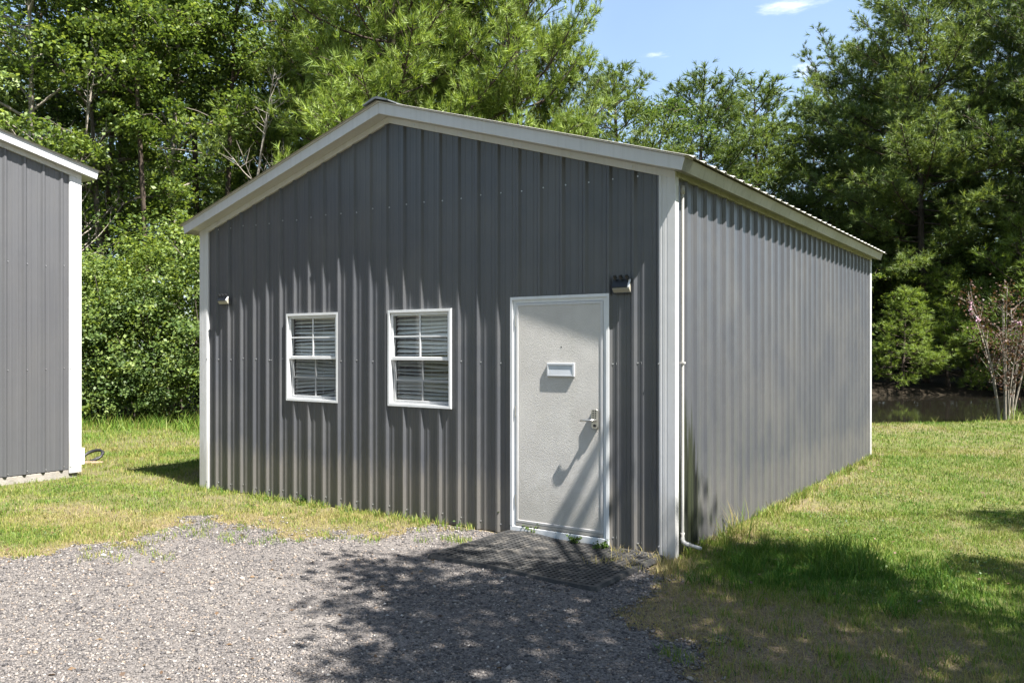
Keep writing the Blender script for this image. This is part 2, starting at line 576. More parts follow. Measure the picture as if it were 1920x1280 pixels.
# soil / thatch under the lawn: attributes say where it is straw-dry, bare or leaf litter
t = NT('lawn_ground')
v = t.coord('Object')
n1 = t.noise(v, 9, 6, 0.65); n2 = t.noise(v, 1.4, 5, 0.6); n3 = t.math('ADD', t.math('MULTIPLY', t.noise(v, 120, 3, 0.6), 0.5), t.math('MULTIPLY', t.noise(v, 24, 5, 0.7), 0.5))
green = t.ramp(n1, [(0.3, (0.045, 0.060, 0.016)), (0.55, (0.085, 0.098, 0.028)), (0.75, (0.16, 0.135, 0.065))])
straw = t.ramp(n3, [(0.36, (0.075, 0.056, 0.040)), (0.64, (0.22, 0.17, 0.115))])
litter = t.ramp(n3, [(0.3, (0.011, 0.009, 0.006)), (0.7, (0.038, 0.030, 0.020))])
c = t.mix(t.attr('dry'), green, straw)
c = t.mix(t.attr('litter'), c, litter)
t.principled(c, 0.95, 0.1, 0, n3, 0.012, 0.6)
M['ground'] = t.m

# packed gravel bed between the loose stones
t = NT('gravel_bed')
v = t.coord('Object')
n1 = t.noise(v, 1.1, 5, 0.6); n2 = t.noise(v, 140, 4, 0.7)
vo = t.new('ShaderNodeTexVoronoi'); t.link(v, vo.inputs['Vector']); vo.inputs['Scale'].default_value = 75
c = t.mix(t.ramp(n1, [(0.35, 0.0), (0.7, 1.0)]), (0.125, 0.113, 0.107), (0.185, 0.167, 0.153))
c = t.mix(0.75, c, t.ramp(vo.outputs['Color'], [(0.1, 0.30), (0.5, 0.85), (0.9, 1.35)]), 'MULTIPLY')
c = t.mix(0.6, c, t.ramp(n2, [(0.3, 0.45), (0.7, 1.3)]), 'MULTIPLY')
t.principled(c, 0.9, 0.2, 0, vo.outputs['Distance'], -0.010, 0.8)
M['gravel_bed'] = t.m
t = NT('gravel_stone')
g = t.new('ShaderNodeNewGeometry')
r = g.outputs['Random Per Island']
c = t.ramp(r, [(0.0, (0.042, 0.040, 0.042)), (0.25, (0.092, 0.085, 0.084)), (0.60, (0.145, 0.132, 0.124)), (0.86, (0.205, 0.183, 0.166)), (0.94, (0.21, 0.16, 0.122)), (1.0, (0.38, 0.36, 0.335))])
n = t.noise(t.coord('Object'), 160, 3, 0.6)
c = t.mix(0.5, c, t.ramp(n, [(0.3, 0.6), (0.7, 1.25)]), 'MULTIPLY')
t.principled(c, 0.85, 0.25)
M['stone'] = t.m

# pond water
t = NT('pond_water')
v = t.coord('Object')
n = t.noise(v, 2.2, 4, 0.6)
sp = t.noise(v, 16, 2, 0.5)
c = t.mix(t.ramp(sp, [(0.70, 0.0), (0.74, 0.8)]), (0.014, 0.0125, 0.009), (0.10, 0.095, 0.075))
t.principled(c, 0.05, 0.4, 0, n, 0.01, 0.12)
M['water'] = t.m

# ------------------------------------------------------------------ ground, drive, pond
PONDZ = -0.16
FAR_EDGE = [(7.0, 18.6), (9.3, 19.4), (12.5, 20.0), (17.0, 21.0), (30, 24), (30, 33), (17, 32.6), (12, 32.2), (8, 32.0), (4, 31.0), (2.5, 26), (3.5, 21)]


GRAVEL_PX = [(-700, 1075), (-100, 1062), (40, 1040), (150, 1024), (240, 1018), (330, 990), (390, 972), (455, 986), (520, 1003), (620, 1000), (690, 1004),
             (770, 992), (850, 992), (930, 990), (1040, 1012), (1150, 1036), (1215, 1060), (1215, 1105), (1150, 1132), (1225, 1180), (1340, 1222), (1440, 1290),
             (1500, 1700), (900, 2600), (-400, 2600), (-3500, 1300)]
GRAVEL = [gpx(x, y) for x, y in GRAVEL_PX]


def gravel_sd(x, y):
    n = (fbm(x * 2.3, y * 2.3, 4, 4) - 0.5) * 1.05 + (vnoise(x * 9, y * 9, 9) - 0.5) * 0.18
    return poly_sd(x, y, GRAVEL) + n


def pond_sd(x, y):
    return poly_sd(x, y, FAR_EDGE) + (fbm(x * 0.6, y * 0.6, 12) - 0.5) * 0.8


def ground_z(x, y):
    x = np.asarray(x, float); y = np.asarray(y, float)
    near = np.clip((26 - y) / 6, 0, 1)
    z = (fbm(x * 0.7, y * 0.7, 2) - 0.5) * 0.05 * near + (fbm(x * 3.1, y * 3.1, 6) - 0.5) * 0.022
    a, b = to_shed(x, y)
    d = np.maximum(np.maximum(a, -6.096 - a), np.maximum(-b, b - 7.62))
    z = z * np.clip(0.35 + d * 0.8, 0.25, 1.0) - 0.004
    ps = pond_sd(x, y)
    z = z - np.clip((ps + 0.5) / 1.4, 0, 1) * 0.75
    bank = np.clip((y - 30) / 10, 0, 1) * 0.45
    return z + bank * np.clip((-ps) / 1.5, 0, 1)


def dry_map(x, y):
    a, b = to_shed(x, y)
    d = fbm(x * 0.8, y * 0.8, 21) * 1.30 - 0.40 + np.clip(-x * 0.05, 0, 0.04) + (fbm(x * 3.5, y * 3.5, 25) - 0.5) * 0.7
    gs = poly_sd(x, y, GRAVEL)
    d = d + np.exp(-np.clip(-gs - 0.05, 0, 9) / 0.45) * 0.55
    # thin brown turf on the near right, and along the foot of the shed's side wall
    nr = np.exp(-(((x - 1.5) / 1.0) ** 2 + ((y - 4.7) / 0.85) ** 2))
    sw = np.exp(-((a - 0.12) / 0.16) ** 2) * ((b > 0.8) & (b < 7.4)) * 0.5
    lush = np.exp(-(((a - 1.2) / 1.1) ** 2 + ((b - 0.15) / 0.75) ** 2)) * 0.9
    return np.clip(d + nr * 1.35 + sw - lush, 0, 1)


def axis(pts):
    out = []
    for (a, b, n) in pts:
        out += list(np.linspace(a, b, n, endpoint=False))
    out.append(pts[-1][1])
    return np.array(out)


gx = axis([(-400, -60, 12), (-60, -14, 20), (-14, -5, 60), (-5, 5.5, 150), (5.5, 15, 80), (15, 60, 30), (60, 400, 12)])
gy = axis([(-60, -4, 12), (-4, 3.2, 24), (3.2, 9, 96), (9, 22, 110), (22, 40, 60), (40, 80, 16), (80, 600, 14)])
GX, GY = np.meshgrid(gx, gy)
GZ = ground_z(GX, GY)
nx, ny = len(gx), len(gy)
idx = np.arange(nx * ny).reshape(ny, nx)
quads = np.stack([idx[:-1, :-1], idx[:-1, 1:], idx[1:, 1:], idx[1:, :-1]], -1).reshape(-1, 4)
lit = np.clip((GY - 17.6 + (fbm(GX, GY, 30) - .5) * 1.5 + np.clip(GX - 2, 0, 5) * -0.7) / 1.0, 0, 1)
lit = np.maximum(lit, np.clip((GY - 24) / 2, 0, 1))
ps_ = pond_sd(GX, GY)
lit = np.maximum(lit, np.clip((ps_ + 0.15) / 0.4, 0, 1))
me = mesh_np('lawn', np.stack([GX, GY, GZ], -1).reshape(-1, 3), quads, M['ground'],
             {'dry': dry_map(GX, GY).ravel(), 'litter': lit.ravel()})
tag(link_mesh('ground', me, smooth=True), kind='structure')

# the drive: a sheet just above the soil, with its own ragged edge
qx = np.arange(-9, 3.2, 0.05); qy = np.arange(0.5, 8.6, 0.05)
QX, QY = np.meshgrid(qx, qy)
gsd = gravel_sd(QX, QY)
a_, b_ = to_shed(QX, QY)
keep = (gsd > 0) & ~((a_ < 0.06) & (b_ > -0.03))
qi = np.arange(QX.size).reshape(QX.shape)
cells = keep[:-1, :-1] & keep[1:, 1:] & keep[:-1, 1:] & keep[1:, :-1]
qf = np.stack([qi[:-1, :-1], qi[:-1, 1:], qi[1:, 1:], qi[1:, :-1]], -1)[cells]
used = np.unique(qf); remap = np.zeros(QX.size, int); remap[used] = np.arange(len(used))
QZ = ground_z(QX, QY) + 0.006
me = mesh_np('gravel_drive', np.stack([QX, QY, QZ], -1).reshape(-1, 3)[used], remap[qf], M['gravel_bed'])
tag(link_mesh('gravel_drive', me, smooth=True), kind='structure')

# loose stones
N = 210000
sy = 3.3 + 5.0 * RNG.random(N) ** 1.25
sx = (RNG.random(N) * 1.30 - 0.70) * sy - 0.15
gs = gravel_sd(sx, sy)
a_, b_ = to_shed(sx, sy)
patch = fbm(sx * 1.3, sy * 1.3, 41)
keep = (gs > -0.05 * RNG.random(N) - 0.25 * RNG.random(N) ** 6) & ~((a_ < 0.05) & (b_ > -0.05)) & (patch + 0.5 * RNG.random(N) > 0.60)
sx, sy = sx[keep], sy[keep]
N = len(sx)
size = 0.0028 + 0.0066 * RNG.random(N) ** 2.6 + 0.0075 * (RNG.random(N) > 0.985)
size *= 0.75 + 0.1 * sy
oc = np.array([(1, 0, 0), (-1, 0, 0), (0, 1, 0), (0, -1, 0), (0, 0, 1), (0, 0, -1)], float)
of = np.array([(0, 2, 4), (2, 1, 4), (1, 3, 4), (3, 0, 4), (2, 0, 5), (1, 2, 5), (3, 1, 5), (0, 3, 5)])
sv_ = oc[None] * (0.75 + 0.6 * RNG.random((N, 6, 1))) + (RNG.random((N, 6, 3)) - 0.5) * 0.75
sv_ *= size[:, None, None] * np.stack([1.15 + 0 * size, 0.95 + 0 * size, 0.50 + 0.2 * RNG.random(N)], -1)[:, None, :]
an = RNG.random(N) * 6.283
ca, sa = np.cos(an)[:, None], np.sin(an)[:, None]
X = sv_[..., 0] * ca - sv_[..., 1] * sa + sx[:, None]; Y = sv_[..., 0] * sa + sv_[..., 1] * ca + sy[:, None]
Z = sv_[..., 2] + (ground_z(sx, sy) + 0.006 + size * 0.16)[:, None]
fv = np.stack([X, Y, Z], -1).reshape(-1, 3)
ff = (of[None] + (np.arange(N) * 6)[:, None, None]).reshape(-1, 3)
tag(link_mesh('gravel', mesh_np('gravel', fv, ff, M['stone'])), 'loose grey and tan gravel covering the drive', 'gravel', kind='stuff')

# pond
pw = MB().poly([(x, y, PONDZ) for x, y in [(1.5, 19), (7, 17.8), (12.5, 18.8), (31, 22.5), (31, 34), (1.5, 33)]])
tag(pw.build('pond_water', M['water'], fix=False), kind='structure')

# ------------------------------------------------------------------ metal buildings
RIB_H, RIB_T, RIB_B, PITCH = 0.022, 0.011, 0.031, 0.2286


def rib_profile(s0, s1, first, lift=0.0):
    """points (s, height) of the ribbed sheet between s0 and s1"""
    pts = []
    k0 = math.floor((s0 - first) / PITCH) - 1
    k1 = math.ceil((s1 - first) / PITCH) + 1
    for k in range(k0, k1 + 1):
        c = first + k * PITCH
        pts += [(c - RIB_B, 0), (c - RIB_T, RIB_H), (c + RIB_T, RIB_H), (c + RIB_B, 0)]
        for m_ in (1 / 3, 2 / 3):
            q = c + m_ * PITCH
            pts += [(q - 0.012, 0), (q - 0.007, 0.003), (q + 0.007, 0.003), (q + 0.012, 0)]
    pts.sort()
    xs, hs = [p[0] for p in pts], [p[1] for p in pts]
    res = [(s0, float(np.interp(s0, xs, hs)))] + [p for p in pts if s0 + 1e-4 < p[0] < s1 - 1e-4] + [(s1, float(np.interp(s1, xs, hs)))]
    return [(a, b + lift) for a, b in res]


def wall_sheet(parent, mat, fn, s0, s1, first, z0, ztop, holes=(), breaks=()):
    """ribbed sheets three feet wide, each an object; fn(s, h, z) -> local xyz"""
    edges = [s0]
    k = math.ceil((s0 - first) / PITCH + 0.5)
    k += (-k) % 4
    while first + k * PITCH < s1 - 0.1:
        edges.append(first + k * PITCH); k += 4
    edges.append(s1)
    objs = []
    for i in range(len(edges) - 1):
        a, b = edges[i], edges[i + 1]
        prof = rib_profile(a, b, first)
        if i < len(edges) - 2:                     # side lap over the next sheet's first rib
            prof = prof[:-1] + [(b, RIB_H + 0.0028), (b + RIB_T, RIB_H + 0.0028), (b + RIB_B - 0.004, 0.0075)]
        cuts = sorted(set([h[0] for h in holes] + [h[1] for h in holes] + list(breaks)))
        xs = [p[0] for p in prof]; hs = [p[1] for p in prof]
        for c_ in cuts:
            if xs[0] + 1e-4 < c_ < xs[-1] - 1e-4 and min(abs(c_ - q) for q in xs) > 1e-4:
                hs.append(float(np.interp(c_, xs, hs))); xs.append(c_)
                o_ = np.argsort(xs, kind='stable'); xs = [xs[j] for j in o_]; hs = [hs[j] for j in o_]
        mb = MB()
        for j in range(len(xs) - 1):
            sa, sb, ha, hb = xs[j], xs[j + 1], hs[j], hs[j + 1]
            mid = (sa + sb) / 2
            spans = [(z0, None)]
            for (h0, h1, hz0, hz1) in holes:
                if h0 - 1e-5 < mid < h1 + 1e-5:
                    spans = ([(z0, hz0)] if hz0 > z0 + 1e-3 else []) + [(hz1, None)]
            for (za, zb) in spans:
                zta = ztop(sa) if zb is None else zb
                ztb = ztop(sb) if zb is None else zb
                mb.quad(fn(sa, ha, za), fn(sb, hb, za), fn(sb, hb, ztb), fn(sa, ha, zta))
        objs.append(mb.build('wall_panel', mat, parent, fix=False))
    return objs


def screw_mesh(mb, p, n, r=0.0065, d=0.006):
    n = Vector(n).normalized()
    a = n.cross(Vector((0, 0, 1)))
    a = a.normalized() if a.length > 0.1 else Vector((1, 0, 0))
    b = n.cross(a)
    p = Vector(p)
    ring = [p + a * (r * math.cos(t_)) + b * (r * math.sin(t_)) for t_ in np.linspace(0, 2 * math.pi, 7)[:-1]]
    top = [q + n * d for q in ring]
    i = len(mb.v)
    mb.v += [tuple(q) for q in ring] + [tuple(q) for q in top]
    mb.f.append(tuple(range(i + 6, i + 12)))
    for k in range(6):
        j = (k + 1) % 6
        mb.f.append((i + k, i + j, i + 6 + j, i + 6 + k))


def metal_building(root, W, D, zb, ze, slope, ag, ae, panel, panel_side, trim, eave_mat, holes, front_first, side_first, screw_rows, slab_h):
    """gable wall in the plane y=0 facing -y, x from -W to 0, body back to y=D.
    ze: height of the soffit's outer lower edge at the eave"""
    cs, sn = 1 / math.hypot(1, slope), slope / math.hypot(1, slope)
    half = W / 2
    zl = lambda x: ze + slope * (ae - x) if x > -half else ze + slope * (ae + W + x)   # soffit line
    ztop = lambda s: zl(s) + 0.02
    front = wall_sheet(root, panel, lambda s, h, z: (s, -h, z), -W, 0.0, front_first, zb, ztop, holes, (-half,))
    right = wall_sheet(root, panel_side, lambda s, h, z: (h, s, z), 0.0, D, side_first, zb, lambda s: zl(0) + 0.02)
    left = wall_sheet(root, panel, lambda s, h, z: (-W - h, s, z), 0.0, D, side_first, zb, lambda s: zl(0) + 0.02)
    back = wall_sheet(root, panel, lambda s, h, z: (s, D + h, z), -W, 0.0, front_first, zb, ztop, (), (-half,))

    # corner trim: an L of folded sheet with hemmed, sloping edges
    def corner(sx, sy, ox, oy):
        # path in (along front, out of front) then round the corner
        fold = 0.029
        pts = [(-0.128, 0.003), (-0.125, 0.020), (-0.104, fold), (-0.088, fold), (-0.084, fold - 0.003), (-0.078, fold), (-0.050, fold), (-0.045, fold - 0.003), (-0.037, fold), (fold, fold)]
        side = [(fold, -0.025), (fold, -0.042), (0.021, -0.046), (0.003, -0.048)]
        path = [(p, q) for p, q in pts] + [(p, q) for p, q in side]
        mb = MB()
        for k in range(len(path) - 1):
            (p0, q0), (p1, q1) = path[k], path[k + 1]
            f_ = lambda p, q, z: (ox + sx * p, oy + sy * q, z)
            mb.quad(f_(p0, q0, zb - 0.05 if slab_h > zb - 0.02 else zb - 0.012), f_(p1, q1, zb - 0.05 if slab_h > zb - 0.02 else zb - 0.012), f_(p1, q1, zl(0) + 0.01), f_(p0, q0, zl(0) + 0.01))
        return mb.build('corner_trim', trim, root, fix=False)
    corner(1, -1, 0, 0); corner(-1, -1, -W, 0); corner(1, 1, 0, D); corner(-1, 1, -W, D)

    # rake trim (boxed overhang on both gables), mitred at the ridge, square-cut at the eaves
    FH = 0.104

    def rake(side, y_out, y_in, y_fl):
        mb = MB()

        def pt(end, y, n):
            if end == 'ridge':
                return (-half, y, zl(-half) + n / cs)
            x = ae + n * sn
            z = ze + n * cs
            if n < 0: x, z = ae + n * sn - 0.0, ze + n * cs
            return (x, y, z) if side > 0 else (-W - x, y, z)

        def flange(end, y, n):
            if end == 'ridge':
                return (-half, y, zl(-half) + n / cs)
            x = 0.030
            z = zl(0.030) + n / cs
            return (x, y, z) if side > 0 else (-W - x, y, z)
        mb.hexa([pt('eave', y_out, 0), pt('ridge', y_out, 0), pt('ridge', y_in, 0), pt('eave', y_in, 0),
                 pt('eave', y_out, FH), pt('ridge', y_out, FH), pt('ridge', y_in, FH), pt('eave', y_in, FH)])
        mb.hexa([flange('eave', y_fl, -0.058), flange('ridge', y_fl, -0.058), flange('ridge', y_in, -0.058), flange('eave', y_in, -0.058),
                 flange('eave', y_fl, -0.001), flange('ridge', y_fl, -0.001), flange('ridge', y_in, -0.001), flange('eave', y_in, -0.001)])
        # rolled drip edge on top of the fascia
        yo = y_out + (-0.012 if y_out < y_in else 0.012)
        mb.hexa([pt('eave', yo, FH + 0.002), pt('ridge', yo, FH + 0.002), pt('ridge', y_in, FH + 0.002), pt('eave', y_in, FH + 0.002),
                 pt('eave', yo, FH + 0.0135), pt('ridge', yo, FH + 0.0135), pt('ridge', y_in, FH + 0.0135), pt('eave', y_in, FH + 0.0135)])
        return mb.build('rake_trim', trim, root, bevel=0.002)
    for s_ in (1, -1):
        rake(s_, -ag, -0.001, -0.0320)
        rake(s_, D + ag, D + 0.001, D + 0.0320)

    # eave trim along both sides
    def eave(side):
        mb = MB()
        f_ = lambda x, z, y: ((x, y, z) if side > 0 else (-W - x, y, z))
        x0, z0 = ae, ze
        x1, z1 = ae + FH * sn, ze + FH * cs
        ya, yb = -0.0005, D + 0.0005
        e = 0.001
        sec = [(x0, z0), (x1, z1), (0.001 + FH * sn * 0, z1 + slope * (x1 - 0.001)), (0.001, z0 + slope * (x0 - 0.001))]
        mb.prism(sec, lambda p, q, t_: f_(p, q, t_), -ag + 0.002, D + ag - 0.002)
        zf = z0 + slope * (x0 - 0.0275)
        mb.prism([(0.033, zf - 0.042), (0.033, zf - 0.0005), (0.001, zf + 0.005), (0.001, zf - 0.042)], lambda p, q, t_: f_(p, q, t_), ya, yb)
        return mb.build('eave_trim', eave_mat, root, bevel=0.002)
    eave(1); eave(-1)

    # roof sheets, ribs running down the slope
    NB = FH + 0.0145
    y = -ag - 0.03
    first = -ag + 0.085
    while y < D + ag + 0.02:
        y2 = min(y + 4 * PITCH, D + ag + 0.03)
        for side in (1, -1):
            prof = [(q_, h_ * 0.65) for q_, h_ in rib_profile(y, y2, first)]
            mb = MB()
            th = 0.004
            rows = []
            for (yy, h) in prof:
                r_ = []
                for (end, n) in (('e', NB + h), ('r', NB + h), ('e', NB + h - th)):
                    if end == 'e':
                        x = ae + 0.045 * cs + n * sn; z = ze - 0.045 * sn + n * cs
                    else:
                        x = -half; z = zl(-half) + n / cs
                    r_.append((x, yy, z) if side > 0 else (-W - x, yy, z))
                rows.append(r_)
            for k in range(len(rows) - 1):
                mb.quad(rows[k][0], rows[k + 1][0], rows[k + 1][1], rows[k][1])
                mb.quad(rows[k][2], rows[k + 1][2], rows[k + 1][0], rows[k][0])
            mb.build('roof_panel', M['roof'], root)
        y = y2
    # ridge cap, closed at the gable ends
    zr = zl(-half) + (NB + RIB_H + 0.004) / cs
    w_, e_ = 0.17, 0.012
    sec = [(-half - w_, zr - slope * w_ - 0.012), (-half - w_, zr - slope * w_), (-half - 0.03, zr - slope * 0.03 + 0.012), (-half + 0.03, zr - slope * 0.03 + 0.012), (-half + w_, zr - slope * w_), (-half + w_, zr - slope * w_ - 0.012), (-half, zr - 0.014)]
    MB().prism(sec, lambda p, q, t_: (p, t_, q), -ag - 0.05, D + ag + 0.05).build('ridge_cap', M['cap'], root)

    # screws beside the ribs
    mb = MB()
    k = 0
    c = front_first - math.floor((W + front_first) / PITCH) * PITCH
    rr = random.Random(4)
    while c < -0.13:
        for z in screw_rows:
            s_ = c + 0.036
            if s_ < -0.16 and s_ > -W + 0.16 and z < zl(s_) - 0.06 and not any(h[0] - 0.02 < s_ < h[1] + 0.02 and h[2] - 0.02 < z < h[3] + 0.02 for h in holes):
                screw_mesh(mb, (s_, -0.0005, z + rr.uniform(-0.012, 0.012)), (0, -1, 0))
        c += PITCH
    c = side_first
    while c < D - 0.1:
        for z in screw_rows:
            if z < ze - 0.1: screw_mesh(mb, (0.0005, c + 0.036, z + rr.uniform(-0.012, 0.012)), (1, 0, 0))
        c += PITCH
    for z in screw_rows:
        if z < ze - 0.08:
            for x in (-0.112, -W + 0.112): screw_mesh(mb, (x, -0.0275, z), (0, -1, 0))
    for side in (1, -1):
        for x in np.linspace(-0.35, -half + 0.35, 5):
            xx = x if side > 0 else -W - x
            screw_mesh(mb, (xx, -0.0320, zl(x) - 0.03), (0, -1, 0))
    for yy in np.linspace(0.5, D - 0.5, 8):
        screw_mesh(mb, (0.033, yy, ze + slope * ae - 0.025), (1, 0, 0))
    tag(mb.build('screws', M['screw'], root, fix=True), kind='stuff')
    # foundation slab
    MB().box(-W + 0.002, -0.002, 0.002, D - 0.002, -0.35, slab_h).build('foundation_slab', M['concrete'], root, bevel=0.008)
    return zl


# ---- the shed in the middle of the picture
shed = empty('metal_shed', (XR, YR, 0), -TH)
tag(shed, 'charcoal ribbed metal shed with white trim, two windows and a pale door', 'shed')
W1 = (-4.5721, -3.7646, 1.1076, 2.0648)
W2 = (-3.0553, -2.2460, 1.1076, 2.0648)
DR = (-1.5636, -0.5623, 0.0, 2.1437)
HOLES = [(W1[0] + 0.012, W1[1] - 0.012, W1[2] + 0.012, W1[3] - 0.012), (W2[0] + 0.012, W2[1] - 0.012, W2[2] + 0.012, W2[3] - 0.012),
         (DR[0] + 0.014, DR[1] - 0.014, 0.005, DR[3] - 0.014)]
AG, AE = 0.165, 0.138
zl_shed = metal_building(shed, 6.096, 7.62, 0.005, 3.062, 0.297, AG, AE, M['panel'], M['panel_side'], M['trim'], M['trim_green'], HOLES, -0.117, 0.235,
                         (0.09, 1.56, 3.10), -0.01)


def window(parent, r, sag):
    x0, x1, z0, z1 = r
    zm = z0 + (z1 - z0) * 0.497
    fw = 0.026
    # outer frame: four mitred boards standing just proud of the ribs, with a deep inner reveal
    win = MB()
    yo, yi = -0.0265, 0.068
    rings = [(0, yo), (fw, yo), (fw, yi), (0, yi)]
    n = len(rings)
    loops = []
    for (ins, y) in rings:
        loops.append([(x0 + ins, y, z0 + ins), (x1 - ins, y, z0 + ins), (x1 - ins, y, z1 - ins), (x0 + ins, y, z1 - ins)])
    for a in range(n):
        b = (a + 1) % n
        for k in range(4):
            j = (k + 1) % 4
            win.quad(loops[a][k], loops[a][j], loops[b][j], loops[b][k])
    w = win.build('window', M['white'], parent)

    def sash(zb_, zt_, y, name):
        mb = MB()
        b = 0.030
        xa, xb = x0 + fw + 0.001, x1 - fw - 0.001
        mb.box(xa, xa + b, y, y + 0.022, zb_, zt_).box(xb - b, xb, y, y + 0.022, zb_, zt_)
        mb.box(xa + b, xb - b, y, y + 0.022, zb_, zb_ + b + 0.004).box(xa + b, xb - b, y, y + 0.022, zt_ - b, zt_)
        mb.build(name, M['white'], w, bevel=0.003)
        # glazing bars
        xm, zmid = (xa + xb) / 2, (zb_ + zt_) / 2
        MB().box(xm - 0.008, xm + 0.008, y + 0.006, y + 0.015, zb_ + b + 0.004, zt_ - b).build('muntin', M['white'], w)
        MB().box(xa + b, xm - 0.008, y + 0.0062, y + 0.0148, zmid - 0.008, zmid + 0.008).build('muntin', M['white'], w)
        MB().box(xm + 0.008, xb - b, y + 0.0062, y + 0.0148, zmid - 0.008, zmid + 0.008).build('muntin', M['white'], w)
        MB().quad((xa + b, y + 0.018, zb_ + b), (xb - b, y + 0.018, zb_ + b), (xb - b, y + 0.018, zt_ - b), (xa + b, y + 0.018, zt_ - b)).build('pane', M['glass'], w, fix=False)
    sash(zm - 0.018, z1 - fw - 0.001, -0.008, 'upper_sash')
    sash(z0 + fw + 0.001, zm + 0.012, 0.030, 'lower_sash')
    MB().quad((x0 + fw, 0.012, z0 + fw), (x1 - fw, 0.012, z0 + fw), (x1 - fw, 0.012, zm - 0.02), (x0 + fw, 0.012, zm - 0.02)).build('screen', M['screen'], w, fix=False)
    # venetian blind, some slats twisted
    rr = random.Random(int(x0 * -100))
    z = z1 - fw - 0.03
    k = 0
    while z > z0 + fw + 0.01:
        tilt = -math.radians(41 + rr.uniform(-9, 7)) + (0.35 if rr.random() < 0.15 else 0)
        roll = rr.uniform(-0.012, 0.012)
        if sag and z < zm - 0.14: roll += sag * (zm - 0.14 - z) / 0.3
        mb = MB()
        xa, xb = x0 + fw + 0.012, x1 - fw - 0.012
        hw = 0.0245
        segs = 3
        P = []
        for i in range(segs + 1):
            t_ = -1 + 2 * i / segs
            cy, cz = t_ * hw * math.cos(tilt), t_ * hw * math.sin(tilt)
            crown = 0.0045 * (1 - t_ * t_)
            P.append((cy - crown * math.sin(tilt), cz + crown * math.cos(tilt)))
        nxs = 4
        for i in range(segs):
            for q in range(nxs):
                ua, ub = q / nxs, (q + 1) / nxs
                wob = lambda u_: roll * (u_ - 0.5) * 2 + 0.004 * math.sin(u_ * 5 + k)
                A = lambda u_, p: (xa + (xb - xa) * u_, 0.086 - p[0], z + p[1] + wob(u_))
                mb.quad(A(ua, P[i]), A(ub, P[i]), A(ub, P[i + 1]), A(ua, P[i + 1]))
        mb.build('slat', M['slat'], w, smooth=True, fix=False)
        z -= 0.0385
        k += 1
    cords = MB()
    for fx in (0.16, 0.62, 0.84):
        xx = x0 + fw + (x1 - x0 - 2 * fw) * fx
        cords.tube([(xx, 0.070, z0 + fw + 0.02), (xx, 0.070, z1 - fw)], 0.0016, 4)
    cords.build('blind_cord', M['slat'], w)
    MB().box(x0 + fw + 0.008, x1 - fw - 0.008, 0.074, 0.122, z1 - fw - 0.024, z1 - fw - 0.001).build('head_rail', M['slat'], w)
    return w


tag(window(shed, W1, 0.05), 'left white window with slats sagging in the lower sash')
tag(window(shed, W2, 0.0), 'right white window nearer the door')

# ---- door frame and door
x0, x1, z1 = DR[0], DR[1], DR[3]
fr = MB()
lo = []
for (ins, y) in [(0, -0.0270), (0.026, -0.0290), (0.0262, -0.0185), (0.056, -0.0180), (0.0565, 0.05), (0.0, 0.05)]:
    lo.append([(x0 + ins, y, 0.088), (x0 + ins, y, z1 - ins), (x1 - ins, y, z1 - ins), (x1 - ins, y, 0.088)])
for a in range(6):
    b = (a + 1) % 6
    for k in range(3):
        fr.quad(lo[a][k], lo[a][k + 1], lo[b][k + 1], lo[b][k])
fr.build('door_frame', M['white'], shed)
MB().box(x0, x1, -0.0275, 0.05, 0.0, 0.0865).build('door_sill', M['white'], shed, bevel=0.003)
door = MB()
dx0, dx1, dz0, dz1 = x0 + 0.0585, x1 - 0.0585, 0.094, z1 - 0.0585
door.box(dx0 + 0.026, dx1 - 0.026, -0.0180, 0.03, dz0 + 0.052, dz1 - 0.026)
dobj = door.build('door', M['door'], shed)
eb = MB()
lo = []
for (ins, insb, y) in [(0.0, 0.0, 0.03), (0.0, 0.0, -0.0195), (0.004, 0.004, -0.0225), (0.022, 0.022, -0.0225), (0.0258, 0.0258, -0.0190), (0.0258, 0.0258, 0.03)]:
    lo.append([(dx0 + ins, y, dz0 + 0.028 + insb), (dx1 - ins, y, dz0 + 0.028 + insb), (dx1 - ins, y, dz1 - ins), (dx0 + ins, y, dz1 - ins)])
for a in range(5):
    for k in range(4):
        j = (k + 1) % 4
        eb.quad(lo[a][k], lo[a][j], lo[a + 1][j], lo[a + 1][k])
eb.build('edge_moulding', M['trim'], dobj)
MB().box(dx0, dx1, -0.0215, 0.03, dz0, dz0 + 0.0275).build('door_sweep', M['frame_dark'], dobj, bevel=0.002)
for zz in (1.93, 1.12, 0.32):
    MB().tube([(dx0 - 0.003, -0.0205, zz - 0.05), (dx0 - 0.003, -0.0205, zz + 0.05)], 0.006, 8).build('hinge', M['steel'], dobj, smooth=False)
